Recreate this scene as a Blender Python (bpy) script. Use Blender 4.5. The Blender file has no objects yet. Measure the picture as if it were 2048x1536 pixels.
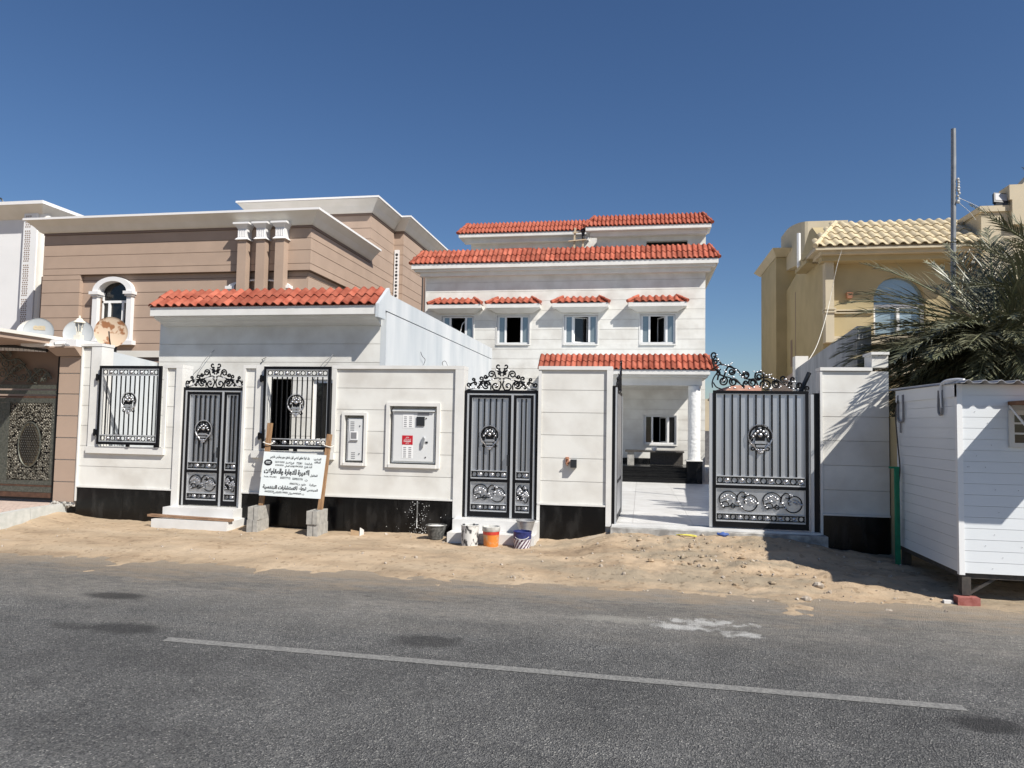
import bpy, math, random
from mathutils import Matrix, Vector, noise
random.seed(7)
PI = math.pi
SC = bpy.context.scene
COL = SC.collection

# ------------------------------------------------------------------ camera
def cam_matrix(yaw, pitch, roll, loc):
    cy, sy = math.cos(yaw), math.sin(yaw)
    f = Vector((-sy*math.cos(pitch), cy*math.cos(pitch), math.sin(pitch)))
    r = Vector((cy, sy, 0)); u = r.cross(f)
    c, s = math.cos(roll), math.sin(roll)
    r2 = c*r + s*u; u2 = -s*r + c*u
    m = Matrix((r2, u2, -f)).transposed().to_4x4()
    m.translation = loc
    return m
cd = bpy.data.cameras.new('camera'); co = bpy.data.objects.new('camera', cd); COL.objects.link(co)
cd.sensor_width = 36; cd.lens = 36*1440/2048; cd.clip_start = 0.05; cd.clip_end = 3000
co.matrix_world = cam_matrix(math.radians(10.15), math.radians(3.21), math.radians(1.04), Vector((0, 0, 1.75)))
SC.camera = co

# ------------------------------------------------------------------ world, sun, exposure
SUN_TO = Vector((0.80, -0.59, 1.0)).normalized()
w = bpy.data.worlds.new('World'); SC.world = w; w.use_nodes = True
nt = w.node_tree; nt.nodes.clear()
wo = nt.nodes.new('ShaderNodeOutputWorld'); bg = nt.nodes.new('ShaderNodeBackground'); sk = nt.nodes.new('ShaderNodeTexSky')
sk.sky_type = 'NISHITA'; sk.sun_disc = False
sk.sun_elevation = math.asin(SUN_TO.z); sk.sun_rotation = math.atan2(SUN_TO.x, SUN_TO.y)
sk.altitude = 0; sk.air_density = 1.0; sk.dust_density = 0.45; sk.ozone_density = 4.5
bg.inputs[1].default_value = 0.069
hs = nt.nodes.new('ShaderNodeHueSaturation'); hs.inputs['Hue'].default_value = 0.505; hs.inputs['Saturation'].default_value = 1.12; nt.links.new(sk.outputs[0], hs.inputs['Color']); nt.links.new(hs.outputs[0], bg.inputs[0]); nt.links.new(bg.outputs[0], wo.inputs[0])
sl = bpy.data.lights.new('sun', 'SUN'); sl.energy = 4.9; sl.angle = math.radians(0.5); sl.color = (1, 0.955, 0.88)
so = bpy.data.objects.new('sun', sl); COL.objects.link(so)
so.rotation_euler = SUN_TO.to_track_quat('Z', 'Y').to_euler(); so.location = (20, -15, 25)
vs = SC.view_settings
vs.view_transform = 'Standard'; vs.look = 'None'; vs.gamma = 1; vs.exposure = 0.38; vs.use_curve_mapping = False
SC.cycles.max_bounces = 6; SC.cycles.diffuse_bounces = 3; SC.cycles.glossy_bounces = 3; SC.cycles.transmission_bounces = 4

# ------------------------------------------------------------------ materials
def mat(name, c, c2=None, scale=3.0, rough=0.6, metal=0.0, bump=0.0, bscale=40.0, rnd=0.0, stretch=(1, 1, 1), detail=6.0, spec=0.5, lo=0.35, hi=0.65):
    m = bpy.data.materials.new(name); m.use_nodes = True
    t = m.node_tree; b = t.nodes['Principled BSDF']
    b.inputs['Roughness'].default_value = rough; b.inputs['Metallic'].default_value = metal
    b.inputs['Specular IOR Level'].default_value = spec
    N = t.nodes.new; L = t.links.new
    geo = N('ShaderNodeNewGeometry'); mp = N('ShaderNodeMapping'); mp.inputs['Scale'].default_value = stretch
    L(geo.outputs['Position'], mp.inputs['Vector'])
    col = None
    if c2 is not None:
        n = N('ShaderNodeTexNoise'); n.inputs['Scale'].default_value = scale; n.inputs['Detail'].default_value = detail
        L(mp.outputs[0], n.inputs['Vector'])
        r = N('ShaderNodeValToRGB'); r.color_ramp.elements[0].color = (*c, 1); r.color_ramp.elements[1].color = (*c2, 1)
        r.color_ramp.elements[0].position = lo; r.color_ramp.elements[1].position = hi
        L(n.outputs['Fac'], r.inputs['Fac']); col = r.outputs['Color']
    else:
        k = N('ShaderNodeRGB'); k.outputs[0].default_value = (*c, 1); col = k.outputs[0]
    if rnd > 0:
        oi = N('ShaderNodeObjectInfo'); mr = N('ShaderNodeMapRange')
        mr.inputs['To Min'].default_value = 1-rnd; mr.inputs['To Max'].default_value = 1+rnd
        L(oi.outputs['Random'], mr.inputs['Value'])
        mx = N('ShaderNodeMix'); mx.data_type = 'RGBA'; mx.blend_type = 'MULTIPLY'; mx.inputs['Factor'].default_value = 1
        L(col, mx.inputs['A']); L(mr.outputs[0], mx.inputs['B']); col = mx.outputs['Result']
    L(col, b.inputs['Base Color'])
    if bump > 0:
        n2 = N('ShaderNodeTexNoise'); n2.inputs['Scale'].default_value = bscale; n2.inputs['Detail'].default_value = 5
        L(mp.outputs[0], n2.inputs['Vector'])
        bp = N('ShaderNodeBump'); bp.inputs['Strength'].default_value = bump; bp.inputs['Distance'].default_value = 0.01
        L(n2.outputs['Fac'], bp.inputs['Height']); L(bp.outputs[0], b.inputs['Normal'])
    return m
M = {}
M['stone'] = mat('stone', (0.60, 0.578, 0.53), (0.735, 0.725, 0.68), 2.2, 0.55, bump=0.08, bscale=60, rnd=0.03, lo=0.3, hi=0.6, detail=9)
M['stone_core'] = mat('stone_core', (0.54, 0.51, 0.46), (0.62, 0.59, 0.54), 4, 0.8)
M['trim'] = mat('trim', (0.66, 0.65, 0.615), (0.73, 0.72, 0.69), 3, 0.45)
M['granite'] = mat('granite', (0.002, 0.002, 0.0025), (0.035, 0.034, 0.033), 6, 0.24, bump=0.03, bscale=14, detail=9, spec=0.35, stretch=(1, 1, 0.35), lo=0.5, hi=0.9)
M['render_white'] = mat('render_white', (0.43, 0.47, 0.50), (0.60, 0.62, 0.63), 1.5, 0.75, bump=0.10, bscale=30, stretch=(1.4, 1.4, 0.32), detail=10, lo=0.25, hi=0.7)
M['render_grey'] = mat('render_grey', (0.30, 0.305, 0.305), (0.44, 0.445, 0.445), 2.0, 0.85, bump=0.2, bscale=25, stretch=(2, 2, 0.4), detail=8)
M['marble'] = mat('marble', (0.60, 0.59, 0.565), (0.70, 0.695, 0.675), 3, 0.4, bump=0.03, rnd=0.05)
M['tile'] = mat('tile', (0.265, 0.066, 0.040), (0.39, 0.122, 0.078), 5, 0.8, bump=0.15, bscale=60, rnd=0.26, spec=0.15, detail=8)
M['tile_far'] = M['tile']
M['tile_cream'] = mat('tile_cream', (0.50, 0.41, 0.26), (0.64, 0.54, 0.36), 9, 0.6, bump=0.1, bscale=80, rnd=0.1)
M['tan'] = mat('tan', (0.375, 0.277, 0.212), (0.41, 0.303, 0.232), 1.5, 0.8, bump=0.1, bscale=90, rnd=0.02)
M['tan_dark'] = mat('tan_dark', (0.22, 0.15, 0.11), None)
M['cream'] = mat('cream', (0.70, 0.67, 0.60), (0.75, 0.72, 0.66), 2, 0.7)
M['pilaster_white'] = mat('pilaster_white', (0.74, 0.73, 0.72), None, rough=0.6)
M['white_house'] = mat('white_house', (0.72, 0.72, 0.72), (0.76, 0.76, 0.76), 1, 0.8)
M['yellow'] = mat('yellow', (0.395, 0.322, 0.18), (0.445, 0.36, 0.205), 1.6, 0.85, bump=0.1, bscale=60)
M['yellow_light'] = mat('yellow_light', (0.50, 0.435, 0.31), (0.55, 0.475, 0.345), 2, 0.8, bump=0.06, bscale=70)
M['upvc'] = mat('upvc', (0.80, 0.80, 0.79), None, rough=0.35)
M['glass'] = mat('glass', (0.26, 0.30, 0.31), None, rough=0.12, metal=0.5, spec=0.6)
M['glass_dark'] = mat('glass_dark', (0.012, 0.012, 0.012), None, rough=0.08, spec=0.6)
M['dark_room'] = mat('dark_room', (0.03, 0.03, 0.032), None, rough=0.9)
M['black_iron'] = mat('black_iron', (0.003, 0.003, 0.004), None, rough=0.42, metal=0.0, spec=0.3)
M['silver'] = mat('silver', (0.50, 0.50, 0.51), (0.62, 0.62, 0.63), 14, 0.34, metal=0.85, bump=0.15, bscale=50)
M['silver_trim'] = mat('silver_trim', (0.55, 0.56, 0.57), None, rough=0.4, metal=0.5)
M['sheet'] = mat('sheet', (0.55, 0.56, 0.58), (0.64, 0.65, 0.67), 2.0, 0.36, metal=0.85, rnd=0.02, stretch=(8, 8, 0.6))
M['concrete'] = mat('concrete', (0.30, 0.29, 0.265), (0.42, 0.405, 0.37), 14, 0.95, bump=0.5, bscale=120)
M['block_joint'] = mat('block_joint', (0.12, 0.115, 0.11), None, rough=0.95)
M['wood'] = mat('wood', (0.23, 0.125, 0.06), (0.36, 0.22, 0.115), 5, 0.75, bump=0.2, bscale=40, stretch=(9, 9, 0.8))
M['wood_pale'] = mat('wood_pale', (0.42, 0.33, 0.22), (0.55, 0.45, 0.31), 5, 0.8, bump=0.2, bscale=30)
M['wood_h'] = mat('wood_h', (0.16, 0.09, 0.05), (0.36, 0.22, 0.13), 6, 0.8, bump=0.3, bscale=40, stretch=(0.9, 9, 9))
M['sign_white'] = mat('sign_white', (0.66, 0.70, 0.69), (0.70, 0.735, 0.725), 3, 0.35)
M['ink'] = mat('ink', (0.012, 0.012, 0.014), None, rough=0.6)
M['meter_white'] = mat('meter_white', (0.66, 0.67, 0.665), None, rough=0.35)
M['red'] = mat('red', (0.50, 0.012, 0.022), None, rough=0.4)
M['white_ink'] = mat('white_ink', (0.8, 0.8, 0.8), None, rough=0.5)
M['grey_plastic'] = mat('grey_plastic', (0.22, 0.22, 0.23), None, rough=0.5)
M['dark_plastic'] = mat('dark_plastic', (0.02, 0.022, 0.025), None, rough=0.4)
M['cable'] = mat('cable', (0.25, 0.25, 0.25), None, rough=0.6)
M['cable_white'] = mat('cable_white', (0.7, 0.68, 0.62), None, rough=0.6)
M['cabin_white'] = mat('cabin_white', (0.70, 0.725, 0.74), (0.73, 0.755, 0.77), 1.5, 0.28, rnd=0.015)
M['roof_sheet'] = mat('roof_sheet', (0.30, 0.30, 0.31), (0.38, 0.38, 0.39), 4, 0.5, metal=0.3)
M['steel_dark'] = mat('steel_dark', (0.035, 0.032, 0.03), (0.07, 0.06, 0.05), 20, 0.6)
M['green'] = mat('green', (0.0, 0.17, 0.085), (0.0, 0.22, 0.11), 12, 0.5)
M['brick_red'] = mat('brick_red', (0.26, 0.075, 0.06), (0.36, 0.13, 0.11), 25, 0.9, bump=0.3, bscale=90)
M['brown_wood'] = mat('brown_wood', (0.16, 0.07, 0.03), (0.22, 0.1, 0.045), 9, 0.7)
M['dish'] = mat('dish', (0.43, 0.455, 0.46), (0.50, 0.515, 0.515), 5, 0.5)
M['dish_rust'] = mat('dish_rust', (0.30, 0.13, 0.055), (0.60, 0.46, 0.33), 6.5, 0.7, lo=0.40, hi=0.47, detail=3)
M['beige_logo'] = mat('beige_logo', (0.55, 0.45, 0.30), None)
M['old_gate'] = mat('old_gate', (0.05, 0.046, 0.036), (0.21, 0.195, 0.16), 14, 0.42, metal=0.6, bump=0.3, bscale=60)  # all old_gate tones darkened, putting the gate's shade into the colour
M['old_gate_flat'] = mat('old_gate_flat', (0.075, 0.078, 0.064), (0.13, 0.132, 0.11), 30, 0.5, metal=0.4, bump=0.3, bscale=90)
M['old_gate_gold'] = mat('old_gate_gold', (0.09, 0.072, 0.045), (0.18, 0.15, 0.10), 25, 0.45, metal=0.6)
M['old_gate_rust'] = mat('old_gate_rust', (0.06, 0.028, 0.016), (0.10, 0.05, 0.03), 12, 0.6)
M['paver'] = mat('paver', (0.42, 0.33, 0.28), (0.50, 0.40, 0.34), 8, 0.9, bump=0.2, bscale=80, rnd=0.12)
M['kerb'] = mat('kerb', (0.42, 0.43, 0.40), (0.52, 0.52, 0.49), 8, 0.85, bump=0.3, bscale=50)
M['pole'] = mat('pole', (0.20, 0.21, 0.22), (0.27, 0.28, 0.29), 6, 0.5, metal=0.3)
M['palm_leaf'] = mat('palm_leaf', (0.078, 0.086, 0.045), (0.24, 0.235, 0.150), 2.2, 0.42, rnd=0.28, detail=3, spec=0.6)
M['palm_dry'] = mat('palm_dry', (0.13, 0.11, 0.055), (0.24, 0.20, 0.11), 3, 0.7, rnd=0.2)
M['palm_stem'] = mat('palm_stem', (0.13, 0.14, 0.07), (0.2, 0.2, 0.11), 4, 0.6)
M['bark'] = mat('bark', (0.10, 0.075, 0.05), (0.2, 0.155, 0.11), 12, 0.9, bump=0.6, bscale=30)
M['bucket_black'] = mat('bucket_black', (0.035, 0.036, 0.034), (0.15, 0.15, 0.14), 26, 0.7, detail=8)
M['bucket_splat'] = mat('bucket_splat', (0.05, 0.05, 0.052), (0.62, 0.61, 0.58), 17, 0.6, lo=0.42, hi=0.50, detail=5, stretch=(1, 1, 0.6))
M['bucket_orange'] = mat('bucket_orange', (0.66, 0.21, 0.035), (0.50, 0.36, 0.22), 12, 0.45, lo=0.5, hi=0.68)
M['bucket_redband'] = mat('bucket_redband', (0.46, 0.02, 0.02), (0.55, 0.07, 0.04), 12, 0.45)
M['bucket_grey'] = mat('bucket_grey', (0.40, 0.39, 0.36), (0.58, 0.57, 0.54), 18, 0.6)
M['bucket_blue'] = mat('bucket_blue', (0.012, 0.016, 0.09), (0.03, 0.04, 0.16), 18, 0.4)
M['bucket_white'] = mat('bucket_white', (0.60, 0.59, 0.62), (0.75, 0.74, 0.76), 18, 0.4)
M['bucket_stripe'] = mat('bucket_stripe', (0.075, 0.018, 0.05), None, rough=0.4)
M['pail_metal'] = mat('pail_metal', (0.30, 0.30, 0.30), (0.42, 0.41, 0.40), 12, 0.45, metal=0.5)
M['cement_wet'] = mat('cement_wet', (0.62, 0.60, 0.57), (0.74, 0.72, 0.69), 22, 0.8)
M['cardboard'] = mat('cardboard', (0.34, 0.22, 0.12), (0.42, 0.29, 0.17), 9, 0.9)
M['yellow_strap'] = mat('yellow_strap', (0.65, 0.58, 0.10), None)
M['blue_rag'] = mat('blue_rag', (0.03, 0.07, 0.25), (0.06, 0.12, 0.35), 20)
M['sill_cement'] = mat('sill_cement', (0.23, 0.22, 0.205), (0.52, 0.51, 0.48), 7, 0.9, bump=0.4, bscale=40, detail=9)
M['lamp_white'] = mat('lamp_white', (0.72, 0.68, 0.58), None, rough=0.5)
M['lamp_glass'] = mat('lamp_glass', (0.25, 0.26, 0.26), None, rough=0.15)
M['terracotta'] = mat('terracotta', (0.42, 0.20, 0.12), None, rough=0.8)
M['block_dark'] = mat('block_dark', (0.09, 0.09, 0.10), (0.14, 0.14, 0.15), 7, 0.95, bump=0.3)
M['stucco'] = mat('stucco', (0.72, 0.72, 0.70), (0.78, 0.78, 0.76), 12, 0.7, bump=1.0, bscale=16)
M['pebble'] = mat('pebble', (0.26, 0.21, 0.16), (0.48, 0.42, 0.35), 30, 0.95)
M['flood_glass'] = mat('flood_glass', (0.42, 0.42, 0.43), None, rough=0.25)
M['lime'] = mat('lime', (0.7, 0.7, 0.68), None)

# ------------------------------------------------------------------ mesh building
class MB:
    def __init__(s): s.v = []; s.f = []
    def add(s, vs, fs):
        o = len(s.v); s.v += [tuple(p) for p in vs]; s.f += [tuple(i+o for i in f) for f in fs]; return s
    def box(s, x0, x1, y0, y1, z0, z1):
        return s.add([(x0,y0,z0),(x1,y0,z0),(x1,y1,z0),(x0,y1,z0),(x0,y0,z1),(x1,y0,z1),(x1,y1,z1),(x0,y1,z1)],
                     [(0,3,2,1),(4,5,6,7),(0,1,5,4),(1,2,6,5),(2,3,7,6),(3,0,4,7)])
    def hexa(s, p):  # 8 points: bottom ring 4 (ccw from above), top ring 4
        return s.add(p, [(0,3,2,1),(4,5,6,7),(0,1,5,4),(1,2,6,5),(2,3,7,6),(3,0,4,7)])
    def bar(s, a, b, w, h, up=(0, 0, 1)):  # rectangular bar from a to b
        a = Vector(a); b = Vector(b); d = (b-a).normalized(); r = d.cross(Vector(up))
        if r.length < 1e-4: r = d.cross(Vector((0, 1, 0)))
        r.normalize(); u = r.cross(d); r = r*w/2; u = u*h/2
        p = [a-r-u, a+r-u, a+r+u, a-r+u, b-r-u, b+r-u, b+r+u, b-r+u]
        return s.add(p, [(0,1,2,3),(7,6,5,4),(0,4,5,1),(1,5,6,2),(2,6,7,3),(3,7,4,0)])
    def prism(s, poly, axis, a, b):  # poly of 2D points extruded along axis from a to b
        n = len(poly)
        def P(q, t):
            if axis == 'y': return (q[0], t, q[1])
            if axis == 'x': return (t, q[0], q[1])
            return (q[0], q[1], t)
        vs = [P(q, a) for q in poly]+[P(q, b) for q in poly]
        fs = [tuple(range(n)), tuple(range(2*n-1, n-1, -1))]+[(i, i+n, (i+1) % n+n, (i+1) % n) for i in range(n)]
        return s.add(vs, fs)
    def tube(s, pts, r, n=6, r1=None, cap=True):
        pts = [Vector(p) for p in pts]; k = len(pts); ref = None; vs = []
        for i, p in enumerate(pts):
            d = pts[min(i+1, k-1)]-pts[max(i-1, 0)]
            if d.length < 1e-9: d = Vector((0, 0, 1))
            d.normalize()
            if ref is None: ref = d.cross(Vector((0, 1, 0)) if abs(d.y) < 0.9 else Vector((1, 0, 0)))
            ref = (ref-d*ref.dot(d))
            if ref.length < 1e-6: ref = d.orthogonal()
            ref.normalize(); q = d.cross(ref); rr = r if r1 is None else r+(r1-r)*i/(k-1)
            for j in range(n):
                t = 2*PI*j/n; vs.append(p+(ref*math.cos(t)+q*math.sin(t))*rr)
        fs = [(i*n+j, i*n+(j+1) % n, (i+1)*n+(j+1) % n, (i+1)*n+j) for i in range(k-1) for j in range(n)]
        if cap: fs += [tuple(range(n-1, -1, -1)), tuple(range((k-1)*n, k*n))]
        return s.add(vs, fs)
    def lathe(s, prof, c, n=20, axis='z', cap=True):
        vs = []
        for r, h in prof:
            for j in range(n):
                t = 2*PI*j/n; a, b = r*math.cos(t), r*math.sin(t)
                vs.append((c[0]+a, c[1]+b, c[2]+h) if axis == 'z' else ((c[0]+a, c[1]-h, c[2]+b) if axis == 'y' else (c[0]+h, c[1]+a, c[2]+b)))
        k = len(prof); fs = [(i*n+j, i*n+(j+1) % n, (i+1)*n+(j+1) % n, (i+1)*n+j) for i in range(k-1) for j in range(n)]
        if cap: fs += [tuple(range(n-1, -1, -1)), tuple(range((k-1)*n, k*n))]
        return s.add(vs, fs)
    def ball(s, c, r, n=8, m=5, sx=1, sy=1, sz=1):
        prof = [(max(1e-4, r*math.sin(PI*i/m)), -r*math.cos(PI*i/m)) for i in range(m+1)]
        t = MB().lathe(prof, (0, 0, 0), n)
        return s.add([(c[0]+x*sx, c[1]+y*sy, c[2]+z*sz) for x, y, z in t.v], t.f)
    def ring(s, c, R, r, n=14, m=5, axis='y'):
        pts = []
        for i in range(n+1):
            t = 2*PI*i/n
            pts.append((c[0]+R*math.cos(t), c[1], c[2]+R*math.sin(t)) if axis == 'y' else (c[0]+R*math.cos(t), c[1]+R*math.sin(t), c[2]))
        return s.tube(pts, r, m, cap=False)
    def xf(s, m):
        s.v = [tuple(m @ Vector(p)) for p in s.v]; return s
    def mesh(s, name, mt, smooth=False, off=(0, 0, 0)):
        me = bpy.data.meshes.new(name)
        me.from_pydata([(x-off[0], y-off[1], z-off[2]) for x, y, z in s.v], [], s.f)
        if mt is not None: me.materials.append(mt)
        if smooth:
            me.polygons.foreach_set('use_smooth', [True]*len(me.polygons))
            try: me.set_sharp_from_angle(angle=math.radians(40))
            except Exception: pass
        me.update(); return me
OFF = {}
def tag(o, label=None, cat=None, group=None, kind=None):
    if label: o['label'] = label
    if cat: o['category'] = cat
    if group: o['group'] = group
    if kind: o['kind'] = kind
    return o
def thing(name, label, cat, loc=(0, 0, 0), group=None):
    o = bpy.data.objects.new(name, None); COL.objects.link(o); o.location = loc; o.empty_display_size = 0.2
    OFF[o.name] = Vector(loc)
    return tag(o, label, cat, group)
def part(root, name, mb, mt, smooth=False, label=None, kind=None):
    off = OFF[root.name] if root else Vector((0, 0, 0))
    o = bpy.data.objects.new(name, mb.mesh(name, mt, smooth, off)); COL.objects.link(o)
    if root: o.parent = root
    OFF[o.name] = off
    return tag(o, label, None, None, kind)
def single(name, mb, mt, label=None, cat=None, loc=None, smooth=False, group=None, kind=None):
    off = Vector(loc) if loc else Vector((0, 0, 0))
    o = bpy.data.objects.new(name, mb.mesh(name, mt, smooth, off)); COL.objects.link(o); o.location = off
    OFF[o.name] = off
    return tag(o, label, cat, group, kind)
def inst(root, name, me, loc, rot=None, scale=None):  # a piece sharing mesh data
    o = bpy.data.objects.new(name, me); COL.objects.link(o); o.parent = root
    o.location = Vector(loc)-OFF[root.name]
    if rot is not None: o.rotation_euler = rot
    if scale is not None: o.scale = scale
    return o
def copy_tree(o, parent=None):
    c = o.copy(); COL.objects.link(c)
    if parent: c.parent = parent
    OFF[c.name] = OFF.get(o.name, Vector((0, 0, 0)))
    for ch in list(o.children): copy_tree(ch, c)
    return c
def minus(x0, x1, z0, z1, holes):  # rectangles left of a rectangle when holes are cut out
    zs = sorted({z0, z1} | {min(max(h, z0), z1) for q in holes for h in q[2:4]})
    out = []
    for a, b in zip(zs, zs[1:]):
        if b-a < 1e-5: continue
        mid = (a+b)/2; iv = [(x0, x1)]
        for h in holes:
            if h[2] < mid < h[3]:
                nv = []
                for p, q in iv:
                    if h[1] <= p or h[0] >= q: nv.append((p, q)); continue
                    if h[0] > p: nv.append((p, h[0]))
                    if h[1] < q: nv.append((h[1], q))
                iv = nv
        for p, q in iv:
            if q-p > 1e-4: out.append([p, q, a, b])
    # merge vertically equal neighbours
    res = []
    for r in out:
        for k in res:
            if abs(k[0]-r[0]) < 1e-6 and abs(k[1]-r[1]) < 1e-6 and abs(k[3]-r[2]) < 1e-6: k[3] = r[3]; break
        else: res.append(r)
    return res
def courses(root, name, x0, x1, y, zs, holes, mt, depth=0.012, gap=0.007):
    for a, b in zip(zs, zs[1:]):
        for r in minus(x0, x1, a+gap/2, b-gap/2, holes):
            part(root, name, MB().box(r[0], r[1], y, y+depth, r[2], r[3]), mt)
def courses_x(root, name, y0, y1, x, zs, mt, depth=0.014, gap=0.012):
    for a, b in zip(zs, zs[1:]):
        part(root, name, MB().box(x-depth, x, y0, y1, a+gap/2, b-gap/2), mt)
def holed(x0, x1, y0, y1, z0, z1, holes):
    m = MB()
    for r in minus(x0, x1, z0, z1, holes): m.box(r[0], r[1], y0, y1, r[2], r[3])
    return m
def spline(P, k=6):
    P = [Vector(p) for p in P]
    if len(P) < 3: return P
    Q = [P[0]*2-P[1]]+P+[P[-1]*2-P[-2]]; out = []
    for i in range(1, len(Q)-2):
        for j in range(k):
            t = j/k; a, b, c, d = Q[i-1], Q[i], Q[i+1], Q[i+2]
            out.append(0.5*((2*b)+(c-a)*t+(2*a-5*b+4*c-d)*t*t+(3*b-a-3*c+d)*t**3))
    out.append(P[-1]); return out
def curl(cx, cz, r, a0, turns, d, rin=0.25, n=14):  # flat spiral from radius r inwards
    return [(cx+(r+(rin*r-r)*i/n)*math.cos(a0+d*2*PI*turns*i/n), cz+(r+(rin*r-r)*i/n)*math.sin(a0+d*2*PI*turns*i/n)) for i in range(n+1)]
def text_mesh(body, size, bold=0.0, align='CENTER'):
    c = bpy.data.curves.new('txt', 'FONT'); c.body = body; c.size = size; c.align_x = align; c.align_y = 'CENTER'; c.offset = bold; c.resolution_u = 2
    o = bpy.data.objects.new('txt', c); COL.objects.link(o)
    dg = bpy.context.evaluated_depsgraph_get(); me = bpy.data.meshes.new_from_object(o.evaluated_get(dg))
    vs = [tuple(v.co) for v in me.vertices]; fs = [tuple(p.vertices) for p in me.polygons]
    bpy.data.objects.remove(o); bpy.data.curves.remove(c); bpy.data.meshes.remove(me)
    return vs, fs
AR = {'ا': (0xFE8D, 0), 'أ': (0xFE83, 0), 'ب': (0xFE8F, 1), 'ة': (0xFE93, 0), 'ت': (0xFE95, 1), 'ث': (0xFE99, 1), 'ج': (0xFE9D, 1), 'ح': (0xFEA1, 1), 'خ': (0xFEA5, 1),
      'د': (0xFEA9, 0), 'ذ': (0xFEAB, 0), 'ر': (0xFEAD, 0), 'ز': (0xFEAF, 0), 'س': (0xFEB1, 1), 'ش': (0xFEB5, 1), 'ص': (0xFEB9, 1), 'ض': (0xFEBD, 1), 'ط': (0xFEC1, 1),
      'ع': (0xFEC9, 1), 'غ': (0xFECD, 1), 'ف': (0xFED1, 1), 'ق': (0xFED5, 1), 'ك': (0xFED9, 1), 'ل': (0xFEDD, 1), 'م': (0xFEE1, 1), 'ن': (0xFEE5, 1), 'ه': (0xFEE9, 1),
      'و': (0xFEED, 0), 'ى': (0xFEEF, 0), 'ي': (0xFEF1, 1)}
def arabic(s):  # shape into presentation forms and put in visual order
    s = s.replace('لا', '\u0001'); out = []; n = len(s)
    for i, ch in enumerate(s):
        pv = s[i-1] if i else ' '; nx = s[i+1] if i+1 < n else ' '
        joins_prev = pv in AR and AR[pv][1] == 1
        if ch == '\u0001': out.append(chr(0xFEFC if joins_prev else 0xFEFB)); continue
        if ch not in AR: out.append(ch); continue
        base, dual = AR[ch]; jn = dual and (nx in AR or nx == '\u0001')
        out.append(chr(base+(3 if joins_prev and jn else 2 if jn else 1 if joins_prev else 0)))
    # reverse, keeping digit runs in order
    res = []; num = ''
    for ch in reversed(out):
        if ch.isdigit(): num = ch+num
        else:
            if num: res.append(num); num = ''
            res.append(ch)
    if num: res.append(num)
    return ''.join(res)

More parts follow.
